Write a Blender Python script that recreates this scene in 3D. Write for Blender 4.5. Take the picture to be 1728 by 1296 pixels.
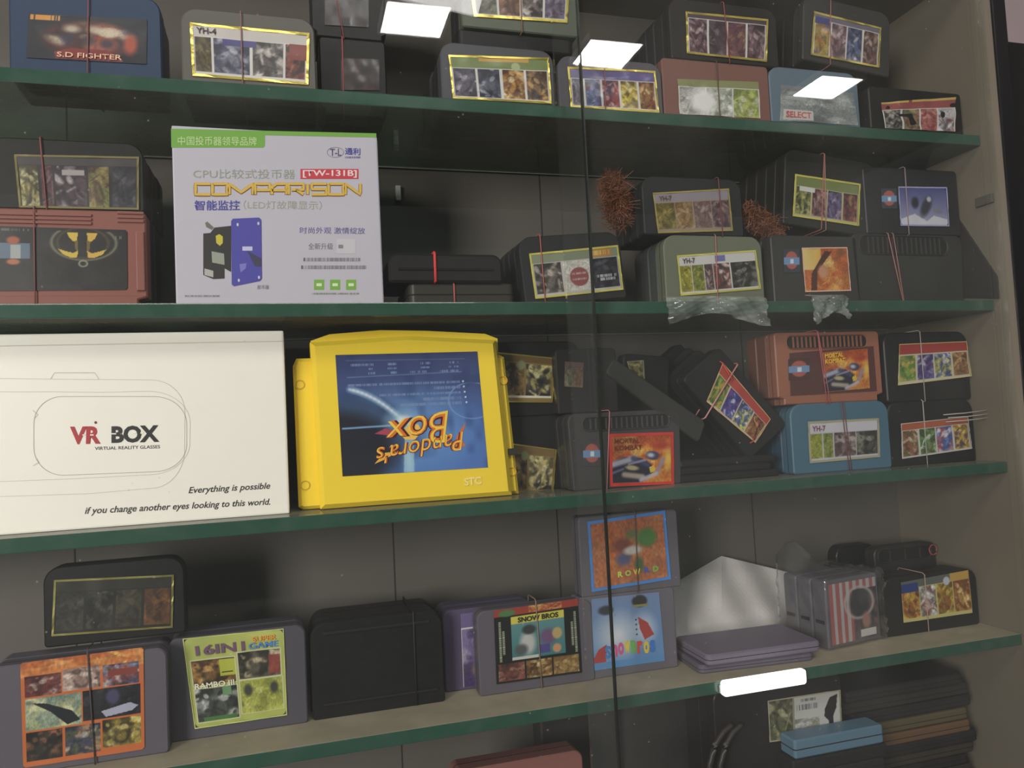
import bpy, bmesh, math, random
import numpy as np
from mathutils import Vector, Matrix, Euler

for o in list(bpy.data.objects):
    bpy.data.objects.remove(o)
S = bpy.context.scene
COL = S.collection

# ------------------------------------------------------------------ camera
W, H, F = 1728, 1296, 1300.0
CAM = Vector((0.0, -0.65, 1.30))
YAW, PIT, ROL = (math.radians(a) for a in (15.98, 3.06, -2.836))
_f = Vector((math.sin(YAW)*math.cos(PIT), math.cos(YAW)*math.cos(PIT), math.sin(PIT)))
_r = _f.cross(Vector((0, 0, 1))).normalized()
_u = _r.cross(_f)
RR = math.cos(ROL)*_r + math.sin(ROL)*_u
UU = -math.sin(ROL)*_r + math.cos(ROL)*_u
cd = bpy.data.cameras.new('camera')
cam = bpy.data.objects.new('camera', cd)
COL.objects.link(cam)
cam.matrix_world = Matrix(((RR.x, UU.x, -_f.x, CAM.x), (RR.y, UU.y, -_f.y, CAM.y), (RR.z, UU.z, -_f.z, CAM.z), (0, 0, 0, 1)))
cd.sensor_fit = 'HORIZONTAL'
cd.sensor_width = 36.0
cd.lens = 36.0*F/W
cd.clip_start = 0.01
S.camera = cam

# ------------------------------------------------------------------ world, lights, exposure
wd = bpy.data.worlds.new('shop_air')
S.world = wd
wd.use_nodes = True
wd.node_tree.nodes['Background'].inputs[0].default_value = (0.9, 0.95, 1.0, 1)
wd.node_tree.nodes['Background'].inputs[1].default_value = 0.10
S.view_settings.view_transform = 'Standard'
S.view_settings.look = 'None'
S.view_settings.gamma = 1.0
S.view_settings.exposure = 0.0
S.view_settings.use_curve_mapping = False


def area(name, loc, target, sx, sy, power, col):
    ld = bpy.data.lights.new(name, 'AREA')
    ld.shape = 'RECTANGLE'
    ld.size, ld.size_y, ld.energy, ld.color = sx, sy, power, col
    o = bpy.data.objects.new(name, ld)
    COL.objects.link(o)
    o.location = loc
    d = Vector(target) - Vector(loc)
    o.rotation_euler = d.to_track_quat('-Z', 'Y').to_euler()
    return o


area('added_overhead_light', (-0.15, -1.25, 2.62), (0.1, 0.0, 1.2), 1.5, 0.35, 14, (1.0, 0.97, 0.95))  # unseen overhead lamp, added to brighten the shelves
area('added_left_light', (-1.75, -2.2, 1.62), (0.2, 0.0, 1.2), 0.8, 1.0, 74, (1.0, 0.955, 0.925))  # unseen lamp added at the left to light the lower shelves


# ------------------------------------------------------------------ helpers
def ray(x, y):
    return (x - W/2)/F*RR - (y - H/2)/F*UU + _f


def at(x, y, Y):
    """the point of the plane y = Y seen at photo position (x, y)"""
    d = ray(x, y)
    return CAM + d*((Y - CAM.y)/d.y)


def lin(c):
    c = np.asarray(c, float)/255.0
    return np.where(c <= 0.04045, c/12.92, ((c + 0.055)/1.055)**2.4)


def hexc(s):
    return tuple(int(s[i:i+2], 16) for i in (0, 2, 4))


_m = {}


def mat(name, col, rough=0.5, metal=0.0, coat=0.0, dust=0.0, spec=0.5, bump=0.0, scale=60.0):
    if name in _m:
        return _m[name]
    m = bpy.data.materials.new(name)
    m.use_nodes = True
    nt = m.node_tree
    b = nt.nodes['Principled BSDF']
    c = tuple(lin(col)) + (1,)
    b.inputs['Roughness'].default_value = rough
    b.inputs['Metallic'].default_value = metal
    b.inputs['Coat Weight'].default_value = coat
    b.inputs['Specular IOR Level'].default_value = spec
    tc = nt.nodes.new('ShaderNodeTexCoord')
    nz = nt.nodes.new('ShaderNodeTexNoise')
    nz.inputs['Scale'].default_value = scale
    nz.inputs['Detail'].default_value = 6
    nt.links.new(tc.outputs['Object'], nz.inputs['Vector'])
    mx = nt.nodes.new('ShaderNodeMix')
    mx.data_type = 'RGBA'
    mx.inputs[6].default_value = c
    d = tuple(min(1, v*0.6 + 0.10) for v in c[:3]) + (1,)
    mx.inputs[7].default_value = d
    rp = nt.nodes.new('ShaderNodeMapRange')
    rp.inputs[1].default_value = 0.45
    rp.inputs[2].default_value = 0.75
    rp.inputs[3].default_value = dust*0.25
    rp.inputs[4].default_value = dust
    nt.links.new(nz.outputs['Fac'], rp.inputs[0])
    nt.links.new(rp.outputs[0], mx.inputs[0])
    nt.links.new(mx.outputs[2], b.inputs['Base Color'])
    if bump:
        bp = nt.nodes.new('ShaderNodeBump')
        bp.inputs['Strength'].default_value = bump
        bp.inputs['Distance'].default_value = 0.001
        nt.links.new(nz.outputs['Fac'], bp.inputs['Height'])
        nt.links.new(bp.outputs[0], b.inputs['Normal'])
    _m[name] = m
    return m


def plastic(col, name=None):
    if not name:
        col = tuple(int(v*0.88) for v in col)
    return mat(name or ('plastic_%02x%02x%02x' % col), col, 0.42, dust=0.05, spec=0.28, bump=0.05, scale=150)


def ink(col):
    return mat('ink_%02x%02x%02x' % col, col, 0.45)


def label_mat():
    if 'printed_label' in _m:
        return _m['printed_label']
    m = bpy.data.materials.new('printed_label')
    m.use_nodes = True
    nt = m.node_tree
    b = nt.nodes['Principled BSDF']
    a = nt.nodes.new('ShaderNodeAttribute')
    a.attribute_name = 'print'
    nt.links.new(a.outputs['Color'], b.inputs['Base Color'])
    b.inputs['Roughness'].default_value = 0.38
    b.inputs['Coat Weight'].default_value = 0.25
    b.inputs['Coat Roughness'].default_value = 0.12
    _m['printed_label'] = m
    return m


GOLD = mat('gold_foil', (236, 214, 110), 0.28, metal=0.9, bump=0.25, scale=220)
SILV = mat('silver_edge', (190, 190, 186), 0.35, metal=0.6, bump=0.2, scale=220)


def glass(name, tint, dust_lo, dust_hi, dust_col, specks, scale=6.0, opaque=0.0):
    m = bpy.data.materials.new(name)
    m.use_nodes = True
    nt = m.node_tree
    N, L = nt.nodes, nt.links
    N.clear()
    out = N.new('ShaderNodeOutputMaterial')
    geo = N.new('ShaderNodeNewGeometry')
    ior = N.new('ShaderNodeMapRange')
    ior.inputs[3].default_value = 1.5
    ior.inputs[4].default_value = 1/1.5
    L.new(geo.outputs['Backfacing'], ior.inputs[0])
    fr = N.new('ShaderNodeFresnel')
    L.new(ior.outputs[0], fr.inputs['IOR'])
    tr = N.new('ShaderNodeBsdfTransparent')
    tr.inputs[0].default_value = tuple(tint) + (1,)
    gl = N.new('ShaderNodeBsdfGlossy')
    gl.inputs['Roughness'].default_value = 0.01
    m1 = N.new('ShaderNodeMixShader')
    L.new(fr.outputs[0], m1.inputs[0])
    L.new(tr.outputs[0], m1.inputs[1])
    L.new(gl.outputs[0], m1.inputs[2])
    tc = N.new('ShaderNodeTexCoord')
    nz = N.new('ShaderNodeTexNoise')
    nz.inputs['Scale'].default_value = scale
    nz.inputs['Detail'].default_value = 5
    L.new(tc.outputs['Object'], nz.inputs['Vector'])
    mr = N.new('ShaderNodeMapRange')
    mr.inputs[1].default_value = 0.35
    mr.inputs[2].default_value = 0.7
    mr.inputs[3].default_value = dust_lo
    mr.inputs[4].default_value = dust_hi
    L.new(nz.outputs['Fac'], mr.inputs[0])
    fac = mr.outputs[0]
    if specks:
        vo = N.new('ShaderNodeTexVoronoi')
        vo.inputs['Scale'].default_value = specks
        L.new(tc.outputs['Object'], vo.inputs['Vector'])
        lt = N.new('ShaderNodeMath')
        lt.operation = 'LESS_THAN'
        lt.inputs[1].default_value = 0.05
        L.new(vo.outputs['Distance'], lt.inputs[0])
        n2 = N.new('ShaderNodeMath')
        n2.operation = 'GREATER_THAN'
        n2.inputs[1].default_value = 0.52
        L.new(nz.outputs['Fac'], n2.inputs[0])
        ml = N.new('ShaderNodeMath')
        ml.operation = 'MULTIPLY'
        L.new(lt.outputs[0], ml.inputs[0])
        L.new(n2.outputs[0], ml.inputs[1])
        ma = N.new('ShaderNodeMath')
        ma.operation = 'MULTIPLY_ADD'
        L.new(ml.outputs[0], ma.inputs[0])
        ma.inputs[1].default_value = 0.14
        L.new(fac, ma.inputs[2])
        fac = ma.outputs[0]
    df = N.new('ShaderNodeBsdfDiffuse')
    df.inputs[0].default_value = tuple(lin(dust_col)) + (1,)
    m2 = N.new('ShaderNodeMixShader')
    L.new(fac, m2.inputs[0])
    L.new(m1.outputs[0], m2.inputs[1])
    L.new(df.outputs[0], m2.inputs[2])
    L.new(m2.outputs[0], out.inputs[0])
    return m


def tag(o, label, cat, group=None, kind=None):
    if label:
        o['label'] = label
    if cat:
        o['category'] = cat
    if group:
        o['group'] = group
    if kind:
        o['kind'] = kind
    return o


def mk(name, verts, faces, m, parent=None, smooth=False):
    me = bpy.data.meshes.new(name)
    me.from_pydata([tuple(v) for v in verts], [], faces)
    me.materials.append(m)
    if smooth:
        for p in me.polygons:
            p.use_smooth = True
    o = bpy.data.objects.new(name, me)
    COL.objects.link(o)
    if parent:
        o.parent = parent
    return o


def from_bm(name, bm, m, parent=None, smooth=False):
    bmesh.ops.recalc_face_normals(bm, faces=bm.faces)
    me = bpy.data.meshes.new(name)
    bm.to_mesh(me)
    bm.free()
    for mm in (m if isinstance(m, (list, tuple)) else [m]):
        me.materials.append(mm)
    if smooth:
        for p in me.polygons:
            p.use_smooth = True
    o = bpy.data.objects.new(name, me)
    COL.objects.link(o)
    if parent:
        o.parent = parent
    return o


def empty(name, loc, rot=(0, 0, 0)):
    o = bpy.data.objects.new(name, None)
    o.empty_display_size = 0.02
    COL.objects.link(o)
    o.location = loc
    o.rotation_euler = rot
    return o


def M_of(o):
    return Matrix.Translation(o.location) @ o.rotation_euler.to_matrix().to_4x4()


def add_box(bm, x0, x1, y0, y1, z0, z1, bev=0.0, mi=0):
    vs = [bm.verts.new(p) for p in ((x0, y0, z0), (x1, y0, z0), (x1, y1, z0), (x0, y1, z0), (x0, y0, z1), (x1, y0, z1), (x1, y1, z1), (x0, y1, z1))]
    fs = [bm.faces.new([vs[i] for i in q]) for q in ((0, 3, 2, 1), (4, 5, 6, 7), (0, 1, 5, 4), (1, 2, 6, 5), (2, 3, 7, 6), (3, 0, 4, 7))]
    for f in fs:
        f.material_index = mi
    if bev:
        es = list({e for f in fs for e in f.edges})
        bmesh.ops.bevel(bm, geom=es, offset=bev, segments=2, affect='EDGES', profile=0.6)
    return fs


def rrect(x0, x1, z0, z1, rt, rb, n=6):
    """rounded rectangle, counter-clockwise, rt / rb radius of top and bottom corners"""
    P = []
    for cx, cz, r, a0 in ((x1-rb, z0+rb, rb, -90), (x1-rt, z1-rt, rt, 0), (x0+rt, z1-rt, rt, 90), (x0+rb, z0+rb, rb, 180)):
        for k in range(n+1):
            a = math.radians(a0 + 90*k/n)
            P.append((cx + r*math.cos(a), cz + r*math.sin(a)))
    return P


def inset(P, d):
    n = len(P)
    Q = []
    for i in range(n):
        a, b, c = Vector(P[i-1]), Vector(P[i]), Vector(P[(i+1) % n])
        e1, e2 = (b-a), (c-b)
        if e1.length < 1e-7:
            e1 = e2
        if e2.length < 1e-7:
            e2 = e1
        n1 = Vector((-e1.y, e1.x)).normalized()
        n2 = Vector((-e2.y, e2.x)).normalized()
        nn = (n1+n2)
        nn = nn.normalized() if nn.length > 1e-6 else n1
        k = max(0.35, nn.dot(n1))
        Q.append(tuple(b + nn*(d/k)))
    return Q


def add_prism(bm, P, y0, y1, bev=0.0012, axis='y'):
    """outline P (x, z) swept from y0 (front) to y1 with softened front and back edges"""
    I = inset(P, bev)
    rings = []
    for (pts, y) in ((I, y0), (P, y0+bev), (P, y1-bev), (I, y1)):
        if axis == 'y':
            rings.append([bm.verts.new((x, y, z)) for x, z in pts])
        else:
            rings.append([bm.verts.new((x, z, y)) for x, z in pts])
    n = len(P)
    for a, b in zip(rings, rings[1:]):
        for i in range(n):
            bm.faces.new((a[i], a[(i+1) % n], b[(i+1) % n], b[i]))
    bm.faces.new(rings[0])
    bm.faces.new(list(reversed(rings[-1])))


def add_tube(bm, pts, r, n=6, closed=False):
    pts = [Vector(p) for p in pts]
    rings = []
    m = len(pts)
    for i, p in enumerate(pts):
        a = pts[i-1] if (i or closed) else p
        b = pts[(i+1) % m] if (i < m-1 or closed) else p
        t = (b-a).normalized()
        u = t.cross(Vector((0.3, 0.1, 0.95)))
        if u.length < 0.2:
            u = t.cross(Vector((1, 0, 0)))
        u.normalize()
        v = t.cross(u)
        rings.append([bm.verts.new(p + r*(math.cos(6.2832*k/n)*u + math.sin(6.2832*k/n)*v)) for k in range(n)])
    prs = list(zip(rings, rings[1:])) + ([(rings[-1], rings[0])] if closed else [])
    for a, b in prs:
        best = 0
        if a is rings[-1]:
            best = min(range(n), key=lambda s: (a[0].co-b[s].co).length)
        for k in range(n):
            bm.faces.new((a[k], a[(k+1) % n], b[(k+1+best) % n], b[(k+best) % n]))
    if not closed:
        bm.faces.new(list(reversed(rings[0])))
        bm.faces.new(rings[-1])


# ------------------------------------------------------------------ printing
SAT, GAIN = 0.80, 0.85      # the prints are cheap and faded


class Cv:
    """a small picture: u to the right, v downwards, both 0..1"""
    def __init__(s, w, h, bg=(0, 0, 0)):
        s.w, s.h = w, h
        s.a = np.zeros((h, w, 3)) + np.array(bg, float)
        s.U, s.V = np.meshgrid(np.linspace(0, 1, w), np.linspace(0, 1, h))

    def _put(s, mk_, c):
        mk_ = np.clip(mk_, 0, 1)[..., None]
        s.a = s.a*(1-mk_) + np.array(c, float)*mk_

    def rect(s, u0, v0, u1, v1, c, al=1.0):
        s._put(((s.U >= u0) & (s.U <= u1) & (s.V >= v0) & (s.V <= v1))*al, c)

    def grad(s, u0, v0, u1, v1, c0, c1, hor=False):
        k = ((s.U-u0)/(u1-u0) if hor else (s.V-v0)/(v1-v0)).clip(0, 1)[..., None]
        c = np.array(c0, float)*(1-k) + np.array(c1, float)*k
        m = ((s.U >= u0) & (s.U <= u1) & (s.V >= v0) & (s.V <= v1))[..., None]
        s.a = np.where(m, c, s.a)

    def ell(s, cu, cv, ru, rv, c, soft=0.15, al=1.0, ang=0.0):
        du, dv = s.U-cu, s.V-cv
        ca, sa = math.cos(ang), math.sin(ang)
        x, y = du*ca+dv*sa, -du*sa+dv*ca
        d = np.sqrt((x/ru)**2 + (y/rv)**2)
        s._put(((1-d)/max(soft, 1e-3)).clip(0, 1)*al, c)

    def ring(s, cu, cv, ru, rv, wd, c, al=1.0):
        d = np.sqrt(((s.U-cu)/ru)**2 + ((s.V-cv)/rv)**2)
        s._put((1-np.abs(d-1)/wd).clip(0, 1)*al, c)

    def line(s, u0, v0, u1, v1, wd, c, al=1.0):
        du, dv = u1-u0, v1-v0
        t = (((s.U-u0)*du + (s.V-v0)*dv)/(du*du+dv*dv+1e-9)).clip(0, 1)
        d = np.hypot(s.U-u0-t*du, (s.V-v0-t*dv)*s.h/s.w)
        s._put((1.5-d/wd).clip(0, 1)*al, c)

    def poly(s, pts, c, al=1.0):
        m = np.zeros_like(s.U, bool)
        n = len(pts)
        for i in range(n):
            (x0, y0), (x1, y1) = pts[i], pts[(i+1) % n]
            if y0 == y1:
                continue
            m ^= ((y0 > s.V) != (y1 > s.V)) & (s.U < (x1-x0)*(s.V-y0)/(y1-y0)+x0)
        s._put(m*al, c)

    def noise(s, k, seed):
        """smooth value noise with k cells across"""
        r = np.random.RandomState(seed)
        g = r.rand(k+3, int(k*2)+3)
        x = s.U*k*1.7 + 0.37
        y = s.V*k*0.9 + 0.21
        xi, yi = x.astype(int), y.astype(int)
        fx, fy = x-xi, y-yi
        fx, fy = fx*fx*(3-2*fx), fy*fy*(3-2*fy)
        return (g[yi, xi]*(1-fx)*(1-fy) + g[yi, xi+1]*fx*(1-fy) + g[yi+1, xi]*(1-fx)*fy + g[yi+1, xi+1]*fx*fy)

    def scene(s, u0, v0, u1, v1, pal, seed, k=7):
        """a busy printed picture out of the palette: soft strokes and patches over a shaded ground"""
        pal = [np.array(hexc(p), float) for p in pal.split()]
        r = np.random.RandomState(seed)
        keep = s.a.copy()
        m = ((s.U >= u0) & (s.U <= u1) & (s.V >= v0) & (s.V <= v1))[..., None]
        s.grad(u0, v0, u1, v1, pal[0], pal[1])
        du, dv = u1-u0, v1-v0
        nq = int(16+5*k)
        for q in range(nq):
            c = pal[r.randint(len(pal))]*r.uniform(0.85, 1.12)
            big = 0.24*(1-q/nq)+0.045
            s.ell(u0+du*r.rand(), v0+dv*r.rand(), du*big*r.uniform(0.6, 1.1), dv*big*r.uniform(0.6, 1.1), c, 0.5, r.uniform(0.4, 0.9), r.uniform(-0.7, 0.7))
        lum = sorted(pal, key=lambda p: p.sum())
        cx = u0+du*r.uniform(0.35, 0.65)
        for (oy, ru, rv, c) in ((0.68, 0.27, 0.34, lum[0]), (0.62, 0.17, 0.24, lum[len(lum)//2]), (0.34, 0.13, 0.13, lum[-1])):
            s.ell(cx+du*r.uniform(-0.06, 0.06), v0+dv*oy, du*ru, dv*rv, c, 0.35, 0.7, r.uniform(-0.3, 0.3))
        for q in range(4):
            a_, b_ = r.rand(2), r.rand(2)
            s.line(u0+du*a_[0], v0+dv*(0.35+0.6*a_[1]), u0+du*(a_[0]+0.5*(b_[0]-0.5)), v0+dv*(0.35+0.6*b_[1]), 0.012, pal[r.randint(len(pal))], 0.6)
        s.a = s.a*(0.86 + 0.28*s.noise(k*7, seed+3)[..., None])
        s.a = np.where(m, s.a, keep)

    def dashes(s, u0, v0, u1, v1, c, seed, al=0.8, dens=0.62):
        """a line of writing too small and blurred to read"""
        r = np.random.RandomState(seed)
        nu = int((u1-u0)*s.w)
        on = np.repeat(r.rand(nu+2) < dens, 1)[:nu+1]
        idx = ((s.U-u0)/(u1-u0)*nu).astype(int).clip(0, nu)
        m = (s.U >= u0) & (s.U <= u1) & (s.V >= v0) & (s.V <= v1)
        s._put(m*on[idx]*al, c)


def bil(Q, u, v):
    """point of quad Q = (TL, TR, BR, BL)"""
    return (Q[0]*(1-u) + Q[1]*u)*(1-v) + (Q[3]*(1-u) + Q[2]*u)*v


def print_mesh(name, cv, Q, parent, wave=0.0002, seed=1, r=0.0):
    """the picture as a thin wavy sheet across the quad Q, r = rounding of its corners (share)"""
    w, h = cv.w, cv.h
    u, v = cv.U.ravel()[:, None], cv.V.ravel()[:, None]
    q = [np.array(p) for p in Q]
    P = (q[0]*(1-u)+q[1]*u)*(1-v) + (q[3]*(1-u)+q[2]*u)*v
    nv = np.cross(q[1]-q[0], q[0]-q[3])
    nv /= np.linalg.norm(nv)
    wv = (cv.noise(4, seed).ravel() - 0.5)*2*wave
    P = P + nv*wv[:, None]
    i = np.arange((h-1)*(w-1))
    a = (i//(w-1))*w + i % (w-1)
    F4 = np.stack([a+w, a+w+1, a+1, a], 1)
    if r:
        asp = np.linalg.norm(q[1]-q[0])/np.linalg.norm(q[3]-q[0])
        cu = (cv.U.ravel()[a]+cv.U.ravel()[a+1])/2
        cvv = (cv.V.ravel()[a]+cv.V.ravel()[a+w])/2
        du = np.maximum(r-np.minimum(cu, 1-cu), 0)/r
        dv = np.maximum(r*asp-np.minimum(cvv, 1-cvv), 0)/(r*asp)
        F4 = F4[(du*du+dv*dv) <= 1.02]
    me = bpy.data.meshes.new(name)
    me.vertices.add(len(P))
    me.vertices.foreach_set('co', P.astype(np.float32).ravel())
    me.loops.add(F4.size)
    me.loops.foreach_set('vertex_index', F4.astype(np.int32).ravel())
    me.polygons.add(len(F4))
    me.polygons.foreach_set('loop_start', np.arange(0, F4.size, 4, dtype=np.int32))
    me.update(calc_edges=True)
    me.polygons.foreach_set('use_smooth', np.ones(len(F4), bool))
    at_ = me.color_attributes.new('print', 'FLOAT_COLOR', 'POINT')
    c = np.ones((len(P), 4), np.float32)
    A = np.clip(cv.a, 0, 255).reshape(-1, 3)
    g = A @ np.array([0.3, 0.59, 0.11])
    c[:, :3] = lin(g[:, None] + (A-g[:, None])*SAT)*GAIN
    at_.data.foreach_set('color', c.ravel())
    me.materials.append(label_mat())
    o = bpy.data.objects.new(name, me)
    COL.objects.link(o)
    o.parent = parent
    return o


def text_mesh(name, txt, Q, m, parent, bold=0.0, shear=0.0, lift=0.0009, space=1.0, flip=False, box=(0, 0, 1, 1)):
    """lettering stretched over the part box = (u0, v0, u1, v1) of quad Q"""
    cu = bpy.data.curves.new('tmp', 'FONT')
    cu.body = txt
    cu.size = 1.0
    cu.offset = bold
    cu.shear = shear
    cu.space_character = space
    cu.resolution_u = 3
    to = bpy.data.objects.new('tmp', cu)
    COL.objects.link(to)
    bpy.context.view_layer.update()
    me = bpy.data.meshes.new_from_object(to.evaluated_get(bpy.context.evaluated_depsgraph_get()))
    bpy.data.objects.remove(to)
    n = len(me.vertices)
    P = np.zeros(n*3)
    me.vertices.foreach_get('co', P)
    P = P.reshape(-1, 3)
    lo, hi = P.min(0), P.max(0)
    u = (P[:, 0]-lo[0])/(hi[0]-lo[0]+1e-9)
    v = 1-(P[:, 1]-lo[1])/(hi[1]-lo[1]+1e-9)
    if flip:
        u, v = 1-u, 1-v
    u = (box[0] + u*(box[2]-box[0]))[:, None]
    v = (box[1] + v*(box[3]-box[1]))[:, None]
    q = [np.array(p) for p in Q]
    X = (q[0]*(1-u)+q[1]*u)*(1-v) + (q[3]*(1-u)+q[2]*u)*v
    nv = np.cross(q[1]-q[0], q[0]-q[3])
    nv /= np.linalg.norm(nv)
    X = X + nv*lift
    me.vertices.foreach_set('co', X.ravel())
    me.materials.clear()
    me.materials.append(m)
    me.name = name
    me.update()
    o = bpy.data.objects.new(name, me)
    COL.objects.link(o)
    o.parent = parent
    return o


def frame_mesh(name, Q, m, parent, wd=0.0022, lift=0.0004):
    """a foil border round the quad Q"""
    c = (Q[0]+Q[1]+Q[2]+Q[3])/4
    n = (Q[1]-Q[0]).cross(Q[0]-Q[3]).normalized()
    lx, lz = (Q[1]-Q[0]).length, (Q[3]-Q[0]).length
    ku, kv = wd/lx, wd/lz
    O = [bil(Q, u, v)+n*lift for u, v in ((-ku, -kv), (1+ku, -kv), (1+ku, 1+kv), (-ku, 1+kv))]
    I = [bil(Q, u, v)+n*lift for u, v in ((0, 0), (1, 0), (1, 1), (0, 1))]
    V, Fs = [], []
    K = 10
    rnd = random.Random(len(bpy.data.objects))
    for i in range(4):
        b = len(V)
        for k in range(K+1):
            t = k/K
            jz = n*rnd.uniform(-0.0003, 0.0003)
            V.append(O[i].lerp(O[(i+1) % 4], t)+jz)
            V.append(I[i].lerp(I[(i+1) % 4], t)+jz*0.3)
        for k in range(K):
            Fs.append((b+2*k, b+2*k+1, b+2*k+3, b+2*k+2))
    return mk(name, V, Fs, m, parent)


# ------------------------------------------------------------------ the shelves' heights
ZA, ZB, ZC, ZD = 1.5902, 1.4090, 1.2354, 1.0544
ZE = 0.880
TH = 0.0115
XS = 0.7306            # inner face of the right side wall
YB = 0.160             # back wall

# ------------------------------------------------------------------ cabinet
beige = mat('laminate_beige', (116, 108, 93), 0.55, dust=0.3, scale=9)
greyb = mat('back_board_grey', (100, 95, 87), 0.6, dust=0.45, scale=7, bump=0.1)
blackm = mat('black_aluminium', (26, 24, 24), 0.35)
cab = tag(empty('display_cabinet', (0.0, 0.0, 0.80)), 'grey wall display cabinet with glass front, beige side wall and black edge trim', 'cabinet')


def rel(o):
    o.location = o.location - cab.location
    return o


bm = bmesh.new()
add_box(bm, -0.62, XS, YB, YB+0.012, 0.80, 1.86)
rel(from_bm('back_panel', bm, greyb, cab))
bm = bmesh.new()
add_box(bm, XS, XS+0.016, -0.026, YB+0.012, 0.80, 1.86)
rel(from_bm('side_panel', bm, beige, cab))
bm = bmesh.new()
add_box(bm, XS-0.001, XS+0.017, -0.0285, -0.0255, 0.80, 1.86, 0.001)
rel(from_bm('frame_post', bm, blackm, cab))
bm = bmesh.new()
for xs in (0.095, 0.275, 0.52, -0.2):
    add_box(bm, xs, xs+0.0012, YB-0.0006, YB, 0.80, 1.86)
rel(from_bm('panel_seam', bm, mat('seam', (58, 56, 50), 0.7), cab))
bm = bmesh.new()
add_box(bm, -0.62, XS+0.016, -0.0285, YB+0.012, 1.775, 1.86)
rel(from_bm('shade_board', bm, beige, cab))  # unseen board, added to keep light off the back of the top shelf


def on_side(x, y, off=0.0):
    d = ray(x, y)
    return CAM + d*((XS-off-CAM.x)/d.x)


bm = bmesh.new()
a, b = on_side(1650, 342), on_side(1692, 330)
add_box(bm, XS-0.004, XS, max(b.y, -0.011), a.y, (a.z+b.z)/2-0.005, (a.z+b.z)/2+0.005, 0.001)
rel(from_bm('side_bracket', bm, mat('bracket_grey', (84, 80, 70), 0.5), cab))
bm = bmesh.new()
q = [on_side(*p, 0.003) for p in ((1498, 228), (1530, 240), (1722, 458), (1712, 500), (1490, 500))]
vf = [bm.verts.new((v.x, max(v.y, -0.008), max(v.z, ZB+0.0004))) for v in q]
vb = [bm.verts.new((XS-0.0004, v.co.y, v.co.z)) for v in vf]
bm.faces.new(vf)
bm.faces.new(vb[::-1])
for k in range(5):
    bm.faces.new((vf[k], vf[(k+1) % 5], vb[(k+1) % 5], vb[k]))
tag(from_bm('shade_sheet', bm, mat('shade_dark', (40, 38, 34), 0.7)), 'dark sheet standing in for a diagonal shade on the right side wall, second shelf', 'shade')  # dark sheet put in for the diagonal shade on the wall
clipm = mat('white_clip', (215, 215, 208), 0.5)
for (x, y) in ((668, 233), (672, 326), (1114, 290)):
    p = at(x, y, YB-0.004)
    bm = bmesh.new()
    add_box(bm, p.x-0.0026, p.x+0.0026, p.y-0.002, p.y+0.004, p.z-0.008, p.z+0.008, 0.0006)
    tag(rel(from_bm('shelf_clip', bm, clipm, cab)), 'white plastic shelf clip', None)
pane_l = glass('dusty_pane', (0.965, 0.968, 0.962), 0.002, 0.012, (200, 200, 192), 60.0, 5.0)
pane_r = glass('dustier_pane', (0.965, 0.968, 0.962), 0.006, 0.030, (200, 200, 192), 60.0, 5.0)
XE = at(985, 230, -0.022).x
for nm, x0, x1, y in (('left', -0.62, XE, -0.024), ('right', XE-0.022, XS-0.0012, -0.0175)):
    bm = bmesh.new()
    add_box(bm, x0, x1, y, y+0.0045, 0.80, 1.774)
    d = rel(from_bm('sliding_door', bm, pane_l if nm == 'left' else pane_r, cab))
    tag(d, 'clear dusty sliding glass door, %s of the two' % nm, None)
    if nm == 'left':
        bm = bmesh.new()
        add_box(bm, x1, x1+0.0014, y, y+0.0045, 0.80, 1.774)
        from_bm('edge_strip', bm, mat('dark_edge', (34, 38, 34), 0.4), d)

edge = mat('green_glass_edge', (34, 76, 58), 0.2, coat=0.6, dust=0.35, scale=40)
shelfA = glass('shelf_glass', (0.70, 0.86, 0.78), 0.28, 0.55, (150, 150, 134), 0, 14.0)
shelfD = glass('dusty_shelf_glass', (0.70, 0.86, 0.78), 0.72, 0.92, (182, 172, 148), 0, 30.0)
for (z, nm, x1) in ((ZA, 'top glass shelf with a green edge under the upper row of cartridges', XS), (ZB, 'second glass shelf holding the white coin acceptor box', XS), (ZC, 'third glass shelf holding the white printed box and yellow cartridge', XS), (ZD, 'dusty fourth glass shelf holding the grey and purple cartridges', XS), (ZE, 'lowest glass shelf at the bottom of the cabinet', XS)):
    bm = bmesh.new()
    add_box(bm, -0.62, x1-0.0005, 0.0, 0.152, z-TH, z, 0.0009)
    bmesh.ops.recalc_face_normals(bm, faces=bm.faces)
    for f in bm.faces:
        f.material_index = 1 if f.normal.z**2 < 0.6 else 0
    sh = (from_bm('glass_shelf', bm, [shelfD if z == ZD else shelfA, edge]))
    tag(sh, nm, 'shelf', 'glass shelves of the cabinet')
    bm = bmesh.new()
    add_box(bm, -0.62, x1-0.0006, 0.1519, 0.1531, z-TH-0.0004, z-TH+0.0012)
    from_bm('rear_edge', bm, mat('pale_rear_edge', (170, 182, 172), 0.35), sh)

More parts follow.
